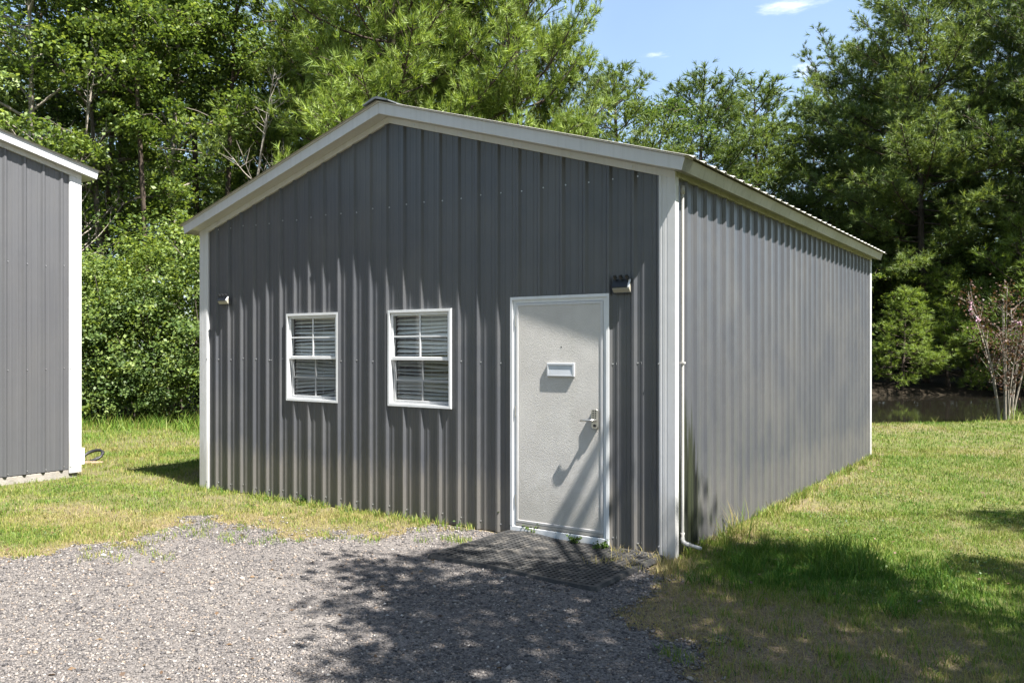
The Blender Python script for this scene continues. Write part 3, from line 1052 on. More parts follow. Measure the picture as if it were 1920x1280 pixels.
# mail slot: a framed flap standing off the door
ms_ = MB()
mx0, mx1, mz0, mz1 = -1.168, -0.893, 1.440, 1.555
yb = -0.0182
ms_.hexa([(mx0, yb - 0.004, mz0), (mx1, yb - 0.004, mz0), (mx1, yb, mz0), (mx0, yb, mz0), (mx0, yb - 0.004, mz1), (mx1, yb - 0.004, mz1), (mx1, yb, mz1), (mx0, yb, mz1)])
for (a, b, c_, d) in ((mx0, mx1, mz0, mz0 + 0.014), (mx0, mx1, mz1 - 0.018, mz1), (mx0, mx0 + 0.014, mz0 + 0.014, mz1 - 0.018), (mx1 - 0.020, mx1, mz0 + 0.014, mz1 - 0.018)):
    ms_.box(a, b, yb - 0.0175, yb - 0.0042, c_, d)
mo = ms_.build('mail_slot', M['alu'], dobj, bevel=0.002)
MB().hexa([(mx0 + 0.015, yb - 0.016, mz0 + 0.015), (mx1 - 0.021, yb - 0.016, mz0 + 0.015), (mx1 - 0.021, yb - 0.005, mz0 + 0.015), (mx0 + 0.015, yb - 0.005, mz0 + 0.015),
           (mx0 + 0.015, yb - 0.009, mz1 - 0.019), (mx1 - 0.021, yb - 0.009, mz1 - 0.019), (mx1 - 0.021, yb - 0.005, mz1 - 0.019), (mx0 + 0.015, yb - 0.005, mz1 - 0.019)]).build('flap', M['alu'], mo)
# lever lock with keypad; merged as one handle part
hx, hz = -0.690, 1.085
hd = MB()


def rounded(xc, zc, w_, h_, y0, y1, r=0.018):
    pts = []
    for (sx_, sz_, a0) in ((1, 1, 0), (-1, 1, 90), (-1, -1, 180), (1, -1, 270)):
        for q in range(4):
            an_ = math.radians(a0 + q * 30)
            pts.append((xc + sx_ * (w_ / 2 - r) + r * math.cos(an_), zc + sz_ * (h_ / 2 - r) + r * math.sin(an_)))
    hd.prism(pts, lambda p, q, t_: (p, t_, q), y0, y1)


rounded(hx, hz + 0.005, 0.062, 0.165, yb - 0.028, yb)
hd.tube([(hx, yb - 0.028, hz - 0.008), (hx, yb - 0.062, hz - 0.008)], 0.014, 12)
hobj = hd.build('handle', M['steel'], dobj, bevel=0.002)
MB().tube([(hx + 0.005, yb - 0.060, hz - 0.008), (hx - 0.03, yb - 0.064, hz - 0.008), (hx - 0.075, yb - 0.062, hz - 0.010), (hx - 0.120, yb - 0.056, hz - 0.012)], [0.011, 0.010, 0.009, 0.008], 10).build('lever', M['steel'], hobj, smooth=True)
kp = MB()
for r_ in range(4):
    for c_ in range(2):
        screw_mesh(kp, (hx - 0.011 + c_ * 0.022, yb - 0.028, hz + 0.070 - r_ * 0.019), (0, -1, 0), 0.0065, 0.003)
tag(kp.build('keypad_buttons', M['black'], hobj), kind='stuff')
# latch guard below, keyed cylinder
MB().tube([(hx + 0.004, yb - 0.028, hz - 0.052), (hx + 0.004, yb - 0.036, hz - 0.052)], 0.013, 12).build('lock_cylinder', M['black'], hobj)
MB().tube([(-1.03, yb, 1.695), (-1.03, yb - 0.0012, 1.695)], 0.006, 8).build('peephole', M['black'], dobj)

# ---- condensate pipe beside the corner trim
pp = MB()
px_, py_ = 0.043, 0.086
pp.tube([(px_, py_, 2.985), (px_, py_, 0.175)], 0.0130, 12)
pipe = pp.build('drain_pipe', M['pvc'], shed, smooth=False)
MB().tube([(px_, py_, 0.200), (px_, py_, 0.150), (px_ + 0.008, py_ - 0.002, 0.127), (px_ + 0.030, py_ - 0.006, 0.115), (px_ + 0.065, py_ - 0.010, 0.112)], 0.0185, 12).build('elbow', M['pvc'], pipe, smooth=True)
MB().tube([(px_ + 0.060, py_ - 0.010, 0.112), (px_ + 0.165, py_ - 0.022, 0.098)], 0.0145, 12).build('outlet', M['pvc'], pipe, smooth=True)
MB().tube([(px_, py_, 2.990), (px_, py_, 2.925)], 0.0185, 12).build('coupling', M['pvc'], pipe, smooth=True)
for zz in (1.56,):
    MB().box(0.0195, 0.062, py_ - 0.021, py_ + 0.021, zz, zz + 0.014).build('pipe_strap', M['pvc'], pipe)

# ---- interior: an added dark panel behind the blinds blocks daylight
MB().box(-6.0, -0.1, 0.16, 0.20, 0.0, 3.0).build('daylight_block_panel', M['dark'], shed)

# ---- the neighbouring building, cut by the left edge of the frame
lb = empty('metal_garage', (-5.73, 10.94, 0), -TH + math.pi / 2)
tag(lb, 'taller charcoal metal building with white corner trim on a concrete slab at the left', 'metal building')
metal_building(lb, 6.1, 9.0, 0.105, 3.93, 0.24, 0.115, 0.19, M['panel_left'], M['panel_left'], M['trim'], M['trim'], [], -0.222, 0.235, (0.14, 1.42, 2.75), 0.098)
MB().box(0.028, 0.10, 0.02, 0.085, 0.14, 0.36).build('downspout', M['white'], lb, bevel=0.006)


# ---- wall lights
def wall_light(a, z, w_, h_, label):
    o = empty('wall_light', (*from_shed(a, -0.026), z), -TH)
    tag(o, label, 'wall light', 'solar wall lights on the shed front')
    d = 0.034
    hw = w_ / 2
    MB().box(-hw - 0.010, hw + 0.010, -0.008, 0.0, -0.012, h_ + 0.006).build('back_plate', M['black'], o, bevel=0.002)
    # wedge housing: cream bottom and ends, dark sloping solar cell on the front
    MB().hexa([(-hw, -d, 0.028), (hw, -d, 0.028), (hw, -0.0082, 0.0), (-hw, -0.0082, 0.0),
               (-hw, -d, 0.036), (hw, -d, 0.036), (hw, -0.0082, h_ - 0.012), (-hw, -0.0082, h_ - 0.012)]).build('housing', M['lens'], o)
    MB().hexa([(-hw - 0.004, -d - 0.006, 0.037), (hw - 0.016, -d - 0.006, 0.037), (hw - 0.016, -0.009, h_ - 0.010), (-hw - 0.004, -0.009, h_ - 0.010),
               (-hw - 0.004, -d - 0.006, 0.046), (hw - 0.016, -d - 0.006, 0.046), (hw - 0.016, -0.009, h_), (-hw - 0.004, -0.009, h_)]).build('solar_panel', M['cell'], o)
    MB().hexa([(hw - 0.0155, -d - 0.006, 0.037), (hw + 0.003, -d - 0.006, 0.037), (hw + 0.003, -0.009, h_ - 0.010), (hw - 0.0155, -0.009, h_ - 0.010),
               (hw - 0.0155, -d - 0.006, 0.048), (hw + 0.003, -d - 0.006, 0.048), (hw + 0.003, -0.009, h_ + 0.002), (hw - 0.0155, -0.009, h_ + 0.002)]).build('edge_strip', M['white'], o)
    for q in (-0.7, 0.0, 0.7):
        MB().tube([(q * hw, -0.022, h_ - 0.004), (q * hw, -0.024, h_ + 0.016)], 0.006, 8).tube([(q * hw, -0.024, h_ + 0.012), (q * hw - 0.002, -0.036, h_ + 0.034)], [0.017, 0.012], 10).build('lamp_head', M['black'], o)
    return o


wall_light(-0.437, 2.145, 0.155, 0.105, 'black solar wall light beside the top of the door')
wall_light(-5.650, 2.205, 0.165, 0.085, 'black solar wall light near the left corner of the shed front')


# ---- rubber door mat with drainage holes
def door_mat():
    L, Wd = 1.56, 1.10
    cell = 0.0455
    rim = 0.045
    nu, nv = int((L - 2 * rim) / cell), int((Wd - 2 * rim) / cell)
    cu, cv = (L - 2 * rim) / nu, (Wd - 2 * rim) / nv
    V, F = [], []

    def zz(u, v):
        b = 0.030 * math.exp(-(((u - 1.30) / 0.16) ** 2 + ((v - 0.30) / 0.35) ** 2)) + 0.018 * math.exp(-(((u - 1.5) / 0.1) ** 2 + ((v - 0.85) / 0.25) ** 2))
        b += 0.006 * math.sin(u * 5 + v * 3) + 0.006
        return b + 0.010
    TK = 0.019
    for i in range(nu):
        for j in range(nv):
            u0, v0 = rim + i * cu, rim + j * cv
            uc, vc = u0 + cu / 2, v0 + cv / 2
            r = cu * 0.31
            sq = [(u0 + cu, vc), (u0 + cu, v0 + cv), (uc, v0 + cv), (u0, v0 + cv), (u0, vc), (u0, v0), (uc, v0), (u0 + cu, v0)]
            ci = [(uc + r * math.cos(q * math.pi / 4), vc + r * math.sin(q * math.pi / 4)) for q in range(8)]
            b = len(V)
            V += [(u, v, zz(u, v) + TK) for u, v in sq] + [(u, v, zz(u, v) + TK) for u, v in ci] + [(u, v, zz(u, v)) for u, v in ci]
            for q in range(8):
                w_ = (q + 1) % 8
                F.append((b + q, b + w_, b + 8 + w_, b + 8 + q))
                F.append((b + 8 + q, b + 8 + w_, b + 16 + w_, b + 16 + q))
    me_ = bpy.data.meshes.new('door_mat'); me_.from_pydata(V, [], F); me_.materials.append(M['rubber'])
    o = link_mesh('door_mat', me_)
    # solid bevelled rim
    rm = MB()
    N_ = 40

    def edge(p0, p1, nrm):
        for k in range(N_):
            for (ta, tb) in ((k / N_, (k + 1) / N_),):
                A = [(p0[0] + (p1[0] - p0[0]) * t_, p0[1] + (p1[1] - p0[1]) * t_) for t_ in (ta, tb)]
                sec = [(rim + 0.0, TK), (0.012, TK + 0.002), (0.0, -0.006)]
                for s_ in range(2):
                    q = []
                    for (t_i, sec_i) in ((0, s_), (1, s_), (1, s_ + 1), (0, s_ + 1)):
                        d, h = sec[sec_i]
                        # mitre: pull ends in by d
                        L_ = math.hypot(p1[0] - p0[0], p1[1] - p0[1])
                        tt = (ta, tb)[t_i]
                        s_al = d + (L_ - 2 * d) * tt
                        ux, uy = (p1[0] - p0[0]) / L_, (p1[1] - p0[1]) / L_
                        u, v = p0[0] + ux * s_al + nrm[0] * d, p0[1] + uy * s_al + nrm[1] * d
                        q.append((u, v, zz(u, v) + h))
                    rm.quad(*q)
    edge((0, 0), (L, 0), (0, 1)); edge((L, 0), (L, Wd), (-1, 0)); edge((L, Wd), (0, Wd), (0, -1)); edge((0, Wd), (0, 0), (1, 0))
    rm.build('rim', M['rubber'], o)
    wx, wy = from_shed(-0.03, -0.065)
    o.location = (wx, wy, 0)
    # local +u runs left along the wall, +v out from it
    o.rotation_euler = (0, 0, -TH + math.pi - 0.035)
    tag(o, 'black rubber mat with round drainage holes in front of the shed door', 'door mat')
    return o


door_mat()

# ---- hose loop behind the left building's corner
hl = MB()
cx, cy = gpx(173, 866)
pts, rads = [], []
for k in range(44):
    an_ = k / 43 * 4 * math.pi * 0.96
    r_ = 0.145 + 0.012 * math.sin(k * 0.7)
    pts.append((r_ * math.cos(an_), 0.10 * math.sin(an_) * 1.1 + 0.01 * k / 43, 0.02 + 0.075 + 0.075 * math.sin(an_ + 0.3) + 0.012 * (k / 43)))
hl.tube(pts, 0.019, 8)
ho = hl.build('hose_loop', M['hose'], smooth=True)
ho.location = (cx, cy, float(ground_z(cx, cy)) + 0.0)
tag(ho, 'loop of black hose lying in the grass beside the left building corner', 'hose')
bx, by = gpx(166, 869)
bd = MB().box(-0.19, 0.19, -0.05, 0.05, 0, 0.03).build('wood_offcut', mat_flat('weathered_wood', (0.27, 0.19, 0.13), 0.85, 0.3, 12, bump=0.003, bscale=30), bevel=0.004)
bd.location = (bx, by, float(ground_z(bx, by)) + 0.01); bd.rotation_euler = (0, 0.05, 0.25)
tag(bd, 'weathered brown board lying under the hose loop', 'board')

# ------------------------------------------------------------------ grass
BUILD_FOOT = []


def blocked(x, y):
    a, b = to_shed(x, y)
    m_ = (a < 0.005) & (a > -6.1) & (b > -0.03) & (b < 7.63)
    dx, dy = x + 5.73, y - 10.94
    a2, b2 = dx * CT - dy * ST, dx * ST + dy * CT
    m_ |= (a2 < 0.01) & (a2 > -9) & (b2 < 0.01) & (b2 > -6.2)
    return m_


def make_blades(x, y, h, wd, tint, lean=0.55, name='grass'):
    n = len(x)
    z = ground_z(x, y)
    an_ = RNG.random(n) * 6.283
    la = RNG.random(n) * 6.283
    le = h * lean * (0.25 + 1.0 * RNG.random(n))
    bx_, by_ = np.cos(an_) * wd / 2, np.sin(an_) * wd / 2
    mx_, my_ = x + np.cos(la) * le * 0.35, y + np.sin(la) * le * 0.35
    tx, ty = x + np.cos(la) * le, y + np.sin(la) * le
    hv = np.sqrt(np.clip(h * h - le * le, (0.35 * h) ** 2, None))
    P = np.stack([np.stack([x - bx_, y - by_, z - 0.004], -1), np.stack([x + bx_, y + by_, z - 0.004], -1),
                  np.stack([mx_ + bx_ * .8, my_ + by_ * .8, z + hv * 0.6], -1), np.stack([tx, ty, z + hv], -1),
                  np.stack([mx_ - bx_ * .8, my_ - by_ * .8, z + hv * 0.6], -1)], 1)
    base = (np.arange(n) * 5)[:, None]
    f = np.concatenate([base + np.array([[0, 1, 2]]), base + np.array([[0, 2, 4]]), base + np.array([[4, 2, 3]])], 0)
    return P.reshape(-1, 3), f, np.repeat(tint, 5)


gv, gf, gt = [], [], []
off = 0


def add_blades(x, y, h, wd, tint, lean=0.55):
    global off
    P, f, t_ = make_blades(x, y, h, wd, tint, lean)
    gv.append(P); gf.append(f + off); gt.append(t_); off += len(P)


def lawn_pts(n, y0, y1, power):
    y = y0 + (y1 - y0) * RNG.random(n) ** power
    x = (RNG.random(n) * 1.42 - 0.71) * y + (RNG.random(n) - .5) * 1.6
    return x, y


for (n, y0, y1, pw_, hb, wb) in ((300000, 3.4, 8.5, 0.8, 0.050, 0.0040), (190000, 8.0, 14, 0.75, 0.058, 0.0065), (110000, 13, 20.6, 0.7, 0.07, 0.010)):
    x, y = lawn_pts(n, y0, y1, pw_)
    gs = gravel_sd(x, y)
    a, b = to_shed(x, y)
    ok = ~blocked(x, y) & (gs < 0.04) & (pond_sd(x, y) < -0.25)
    ok &= ~((y > 18.2) & (x < 0))
    ok &= ~((a < 0.0) & (a > -1.7) & (b < 0) & (b > -1.35))
    # hidden behind the shed
    ok &= ~((b > 7.65) & (x / y < 0.36) & (x / y > -0.33))
    dm = dry_map(x, y)
    clump = fbm(x * 4.5, y * 4.5, 51)
    ok &= RNG.random(n) < np.clip(1.15 - dm * 0.85, 0.12, 1) * np.clip(clump * 1.9 - 0.1, 0.2, 1)
    x, y, gs, a, b, dm, clump = (q[ok] for q in (x, y, gs, a, b, dm, clump))
    n = len(x)
    lush = np.exp(-(((a - 1.0) / 1.0) ** 2 + ((b - 0.1) / 0.7) ** 2))
    edge_ = np.exp(-np.clip(a, 0, 9) / 0.25) * (b > 0) * (b < 7.7) + np.exp(-np.clip(-b, 0, 9) / 0.2) * (a < -1.8) * (a > -6.2)
    h = hb * (0.38 + 0.56 * RNG.random(n)) * (0.7 + 0.6 * clump) * (1 + 0.7 * lush + 0.35 * edge_)
    h *= np.where(gs > -0.5, 0.75, 1.0)
    tint = np.clip(0.34 + dm * 0.52 - 0.34 * lush + (fbm(x * 1.7, y * 1.7, 61) - 0.5) * 0.35, 0, 1)
    add_blades(x, y, h, wb * (0.7 + 0.6 * RNG.random(n)), tint, 0.62)
n = 150000
x, y = lawn_pts(n, 3.4, 9.0, 0.8)
a, b = to_shed(x, y); gs = gravel_sd(x, y); dm = dry_map(x, y)
ok = ~blocked(x, y) & (gs < 0.02) & (RNG.random(n) < np.clip(dm * 1.3 - 0.15, 0, 1)) & ~((a < 0.0) & (a > -1.7) & (b < 0) & (b > -1.35))
x, y, dm = x[ok], y[ok], dm[ok]; n = len(x)
add_blades(x, y, 0.020 + 0.035 * RNG.random(n), 0.0035 * (0.7 + 0.6 * RNG.random(n)), np.clip(0.62 + 0.35 * RNG.random(n), 0, 1), 1.6)
# weedy tufts: along the walls, by the outlet, in the gravel edge, seed heads by the pond
tufts = []
for k in range(60):
    b = RNG.random() * 7.5; tufts.append((*from_shed(0.05 + 0.12 * RNG.random(), b), 0.13, 0.08, 26, 0.45))
for k in range(40):
    a = -1.8 - RNG.random() * 4.2; tufts.append((*from_shed(a, -0.05 - 0.08 * RNG.random()), 0.10, 0.07, 22, 0.45))
for k in range(26):
    a, b = 0.25 + RNG.random() * 1.7, -0.55 + RNG.random() * 1.3; tufts.append((*from_shed(a, b), 0.17, 0.13, 42, 0.10))
for k in range(16):
    a, b = 0.95 + RNG.random() * 0.5, 0.25 + RNG.random() * 0.6; tufts.append((*from_shed(a, b), 0.26, 0.15, 40, 0.16))
for k in range(7):
    a, b = 0.10 + RNG.random() * 0.25, 0.65 + RNG.random() * 0.7; tufts.append((*from_shed(a, b), 0.34, 0.10, 16, 0.55))
for k in range(28):
    a, b = -0.45 + RNG.random() * 0.75, -0.12 - RNG.random() * 0.45; tufts.append((*from_shed(a, b), 0.11, 0.10, 22, 0.85))
for k in range(70):
    x, y = gpx(330 + RNG.random() * 560, 960 + RNG.random() * 60); tufts.append((x, y, 0.07, 0.10, 26, 0.40))
for k in range(60):
    x, y = gpx(RNG.random() * 330, 985 + RNG.random() * 65); tufts.append((x, y, 0.06, 0.12, 26, 0.52))
for k in range(70):
    x, y = gpx(1230 + RNG.random() * 700, 1090 + RNG.random() * 190); tufts.append((x, y, 0.075, 0.12, 34, 0.38))
for k in range(60):
    x, y = gpx(1630 + RNG.random() * 330, 783 + RNG.random() * 5); tufts.append((x, y, 0.36 * (0.4 + RNG.random()), 0.25, 16, 0.45))
for k in range(90):
    x, y = gpx(-60 + RNG.random() * 460, 795 + RNG.random() * 14); tufts.append((x, y, 0.32 * (0.4 + RNG.random()), 0.35, 34, 0.35))
for (x, y, h, sp, n, ti) in tufts:
    if blocked(np.array([x]), np.array([y]))[0]: continue
    n = int(n)
    xs_, ys_ = x + RNG.normal(0, sp * 0.4, n), y + RNG.normal(0, sp * 0.4, n)
    okk = ~blocked(xs_, ys_)
    xs_, ys_ = xs_[okk], ys_[okk]
    n = len(xs_)
    wdt = (0.0035 + 0.0002 * y) * (0.8 + 0.6 * RNG.random(n)) * (1.5 if y > 15 else 1)
    add_blades(xs_, ys_, h * (0.5 + 0.6 * RNG.random(n)), wdt, np.clip(ti + RNG.normal(0, 0.1, n), 0, 1), 0.7)
me = mesh_np('grass', np.concatenate(gv), np.concatenate(gf), M['grass'], {'tint': np.concatenate(gt)})
tag(link_mesh('grass', me), 'mown green lawn grass with straw coloured patches around the sheds', 'grass', kind='stuff')

# ------------------------------------------------------------------ leaf and needle meshes


def leaf_mesh(name, C_, N_, S_, mat):
    """rhombic leaves at centres C_, facing N_, of length S_"""
    n = len(C_)
    N_ = N_ / (np.linalg.norm(N_, axis=1, keepdims=True) + 1e-9)
    r = RNG.normal(size=(n, 3))
    t_ = np.cross(N_, r); t_ /= (np.linalg.norm(t_, axis=1, keepdims=True) + 1e-9)
    b = np.cross(N_, t_)
    s = S_[:, None]
    V = np.stack([C_ - t_ * s * 0.5, C_ + b * s * 0.34 + N_ * s * 0.08, C_ + t_ * s * 0.55 - N_ * s * 0.06, C_ - b * s * 0.34 + N_ * s * 0.08], 1)
    F = np.arange(n * 4).reshape(n, 4)
    return mesh_np(name, V.reshape(-1, 3), F, mat)


def needle_mesh(name, C_, D_, L_, mat, per=15, width=0.010, spread=0.75):
    """brushes of needles at C_ opening along D_"""
    n = len(C_)
    D_ = D_ / (np.linalg.norm(D_, axis=1, keepdims=True) + 1e-9)
    d = D_[:, None, :] + RNG.normal(0, spread * 0.62, (n, per, 3))
    d /= np.linalg.norm(d, axis=2, keepdims=True)
    p0 = C_[:, None, :] - D_[:, None, :] * (L_[:, None, None] * 0.55 * RNG.random((n, per, 1)))
    ln = L_[:, None, None] * (0.75 + 0.4 * RNG.random((n, per, 1)))
    side = np.cross(d, RNG.normal(size=(n, per, 3))); side /= (np.linalg.norm(side, axis=2, keepdims=True) + 1e-9)
    droop = np.zeros((n, per, 3)); droop[..., 2] = -0.12
    V = np.stack([p0 - side * width / 2, p0 + side * width / 2, p0 + d * ln + droop * ln], 2).reshape(-1, 3)
    # all needles of a brush share one tone: weld by index is not needed, islands vary the colour a little
    F = np.arange(n * per * 3).reshape(-1, 3)
    return mesh_np(name, V, F, mat)


def rand_dir(n):
    v = RNG.normal(size=(n, 3)); return v / np.linalg.norm(v, axis=1, keepdims=True)


def curve_pts(p0, p1, bend, n=5):
    p0, p1 = np.array(p0, float), np.array(p1, float)
    return [tuple(p0 + (p1 - p0) * t_ + np.array(bend) * math.sin(math.pi * t_)) for t_ in np.linspace(0, 1, n)]


def broadleaf_protos(seed, H, base, R, nclump, per, leaf, mat, bark, lean=0.0, flat=0.45, trunk_r=0.14):
    """trunk mesh + crown mesh for a forest tree"""
    rg = random.Random(seed)
    tb = MB()
    top = (lean * H, rg.uniform(-.3, .3), H * 0.92)
    trunk = curve_pts((0, 0, -0.2), top, (rg.uniform(-.4, .4), rg.uniform(-.4, .4), 0), 8)
    tb.tube(trunk, [trunk_r * (1 - 0.85 * k / 7) for k in range(8)], 8)
    cl, sz = [], []
    nb = max(14, nclump // 7)
    T = np.array(trunk)
    for i in range(nb):
        f = (i + rg.random()) / nb
        z = base + (H * 0.97 - base) * f
        c0 = np.array([np.interp(z, T[:, 2], T[:, 0]), np.interp(z, T[:, 2], T[:, 1]), z])
        prof = math.sin(math.pi * min(1, 0.22 + 0.78 * f)) ** 0.7
        L_ = R * prof * rg.uniform(0.65, 1.1)
        az = i * 2.4 + rg.uniform(-.5, .5)
        rise = rg.uniform(0.1, 0.55) * L_
        tip = c0 + np.array([math.cos(az) * L_, math.sin(az) * L_, rise])
        br = curve_pts(c0, tip, (0, 0, 0.12 * L_), 5)
        tb.tube(br, [0.045 * (1 - 0.8 * k / 4) * (0.6 + 0.4 * L_ / R) for k in range(5)], 5, cap=False)
        B = np.array(br)
        nc = max(3, int(nclump / nb))
        for q in range(nc):
            u = 0.35 + 0.65 * (q + rg.random()) / nc
            p = np.array([np.interp(u * 4, range(5), B[:, k]) for k in range(3)])
            o_ = np.array([rg.gauss(0, 1), rg.gauss(0, 1), rg.gauss(0, 0.5)]) * 0.22 * L_
            p2 = p + o_
            tb.tube([tuple(p), tuple((p + p2) / 2 + np.array([0, 0, 0.05])), tuple(p2)], [0.014, 0.010, 0.006], 4, cap=False)
            cl.append(p2); sz.append(rg.uniform(0.26, 0.58))
    cl, sz = np.array(cl), np.array(sz)
    k = np.repeat(np.arange(len(cl)), per)
    g = RNG.normal(size=(len(k), 3)); g[:, 2] *= flat
    C_ = cl[k] + g * (sz[k] * 0.62)[:, None]
    C_[:, 2] -= 0.10 * (g[:, 0] ** 2 + g[:, 1] ** 2) * sz[k]
    N_ = np.array([0.25, -0.35, 0.95])[None] + RNG.normal(0, 0.65, (len(k), 3))
    crown = leaf_mesh('crown', C_, N_, leaf * (0.6 + 0.7 * RNG.random(len(k))), mat)
    me_ = bpy.data.meshes.new('trunk'); me_.from_pydata(tb.v, [], tb.f); me_.materials.append(bark)
    me_.polygons.foreach_set('use_smooth', [True] * len(me_.polygons))
    return me_, crown


def pine_protos(seed, H, base, R, nbr, mat, needle=0.21, per=15, width=0.011, top_round=0.6, low_droop=0.0, trunk_r=0.17, density=1.0, stubs=8):
    rg = random.Random(seed)
    tb = MB()
    trunk = curve_pts((0, 0, -0.3), (rg.uniform(-.3, .3), rg.uniform(-.3, .3), H * 0.98), (rg.uniform(-.2, .2), rg.uniform(-.2, .2), 0), 9)
    tb.tube(trunk, [trunk_r * (1 - 0.88 * (k / 8) ** 1.2) for k in range(9)], 8)
    T = np.array(trunk)
    C_, D_ = [], []
    for i in range(nbr):
        f = (i + rg.random()) / nbr
        z = base + (H - base) * f
        c0 = np.array([np.interp(z, T[:, 2], T[:, 0]), np.interp(z, T[:, 2], T[:, 1]), z])
        prof = (1 - f) ** top_round * (0.55 + 0.45 * min(1, f / 0.25))
        L_ = max(0.5, R * prof * rg.uniform(0.6, 1.15))
        az = i * 2.39996 + rg.uniform(-.35, .35)
        ang = 0.10 + 0.60 * f - low_droop * (1 - f) + rg.uniform(-.22, .28)
        dirv = np.array([math.cos(az), math.sin(az), math.tan(ang)])
        tip = c0 + dirv * L_
        br = curve_pts(c0, tip, (0, 0, -0.10 * L_), 6)
        tb.tube(br, [0.012 + 0.035 * (L_ / R) * (1 - k / 5) for k in range(6)], 5, cap=False)
        B = np.array(br)
        nsub = max(5, int(L_ * 7.0 * density))
        hd_ = np.array([-math.sin(az), math.cos(az), 0])
        for q in range(nsub):
            u = 0.30 + 0.70 * (q + rg.random()) / nsub
            p = np.array([np.interp(u * 5, range(6), B[:, k]) for k in range(3)])
            side = 1 if q % 2 else -1
            sl = (0.28 + 0.55 * (1 - u)) * min(L_, 2.6) * rg.uniform(0.35, 0.8)
            sd = hd_ * side * rg.uniform(0.3, 1) + dirv * rg.uniform(0.3, 0.9) + np.array([0, 0, rg.uniform(-0.1, 0.95)])
            sd /= np.linalg.norm(sd)
            e = p + sd * sl
            tb.tube([tuple(p), tuple(e)], [0.010, 0.005], 4, cap=False)
            nt = max(3, int(sl / 0.125))
            blob = p + sd * sl * 0.82
            for w_ in range(nt):
                off_ = np.array([rg.gauss(0, 1), rg.gauss(0, 1), rg.gauss(0, 0.75)])
                pos = blob + off_ * 0.16 - sd * sl * rg.uniform(0, 0.45) * (w_ % 2)
                C_.append(pos); D_.append(off_ * 0.55 + sd * 0.45 + np.array([0, 0, 0.6]))
        C_.append(tip); D_.append(dirv / np.linalg.norm(dirv) + np.array([0, 0, 0.5]))
    for i in range(stubs):      # dead lower limbs
        z = base * rg.uniform(0.35, 1.0)
        c0 = np.array([np.interp(z, T[:, 2], T[:, 0]), np.interp(z, T[:, 2], T[:, 1]), z])
        az = rg.uniform(0, 6.28); L_ = rg.uniform(0.5, 1.8)
        tb.tube(curve_pts(c0, c0 + np.array([math.cos(az) * L_, math.sin(az) * L_, rg.uniform(-.3, .4)]), (0, 0, 0.1), 4), [0.022, 0.016, 0.010, 0.005], 4, cap=False)
    C_, D_ = np.array(C_), np.array(D_)
    crown = needle_mesh('crown', C_, D_, needle * (0.8 + 0.45 * RNG.random(len(C_))), mat, per, width)
    me_ = bpy.data.meshes.new('trunk'); me_.from_pydata(tb.v, [], tb.f); me_.materials.append(M['bark_pine'])
    me_.polygons.foreach_set('use_smooth', [True] * len(me_.polygons))
    return me_, crown


def shrub_protos(seed, H, R, nclump, per, leaf, mat, bark):
    rg = random.Random(seed)
    tb = MB()
    cl, sz = [], []
    for s in range(7):
        az = rg.uniform(0, 6.28); d = rg.uniform(0.1, 0.8) * R
        tip = (math.cos(az) * d, math.sin(az) * d, H * rg.uniform(0.55, 0.98))
        st = curve_pts((math.cos(az) * 0.15, math.sin(az) * 0.15, -0.1), tip, (rg.uniform(-.2, .2), rg.uniform(-.2, .2), 0), 5)
        tb.tube(st, [0.03, 0.025, 0.018, 0.012, 0.006], 5, cap=False)
    for i in range(nclump):
        f = rg.random() ** 0.85
        az = rg.uniform(0, 6.28)
        prof = (1 - (max(0, f - 0.25) / 0.78) ** 2.2) ** 0.5 if f < 1.02 else 0.1
        rr_ = R * prof * math.sqrt(rg.uniform(0.35, 1.0)) * rg.uniform(0.55, 1.35)
        cl.append((math.cos(az) * rr_, math.sin(az) * rr_, 0.12 + H * f * rg.uniform(0.85, 1.12))); sz.append(rg.uniform(0.14, 0.42))
    cl, sz = np.array(cl), np.array(sz)
    k = np.repeat(np.arange(len(cl)), per)
    g = RNG.normal(size=(len(k), 3)); g[:, 2] *= 0.6
    C_ = cl[k] + g * (sz[k] * 0.6)[:, None]
    out = C_ * np.array([1, 1, 0.3]); out /= (np.linalg.norm(out, axis=1, keepdims=True) + 1e-6)
    N_ = out * 0.6 + np.array([0.1, -0.2, 0.6]) + RNG.normal(0, 0.6, (len(k), 3))
    crown = leaf_mesh('foliage', C_, N_, leaf * (0.6 + 0.7 * RNG.random(len(k))), mat)
    me_ = bpy.data.meshes.new('stems'); me_.from_pydata(tb.v, [], tb.f); me_.materials.append(bark)
    return me_, crown


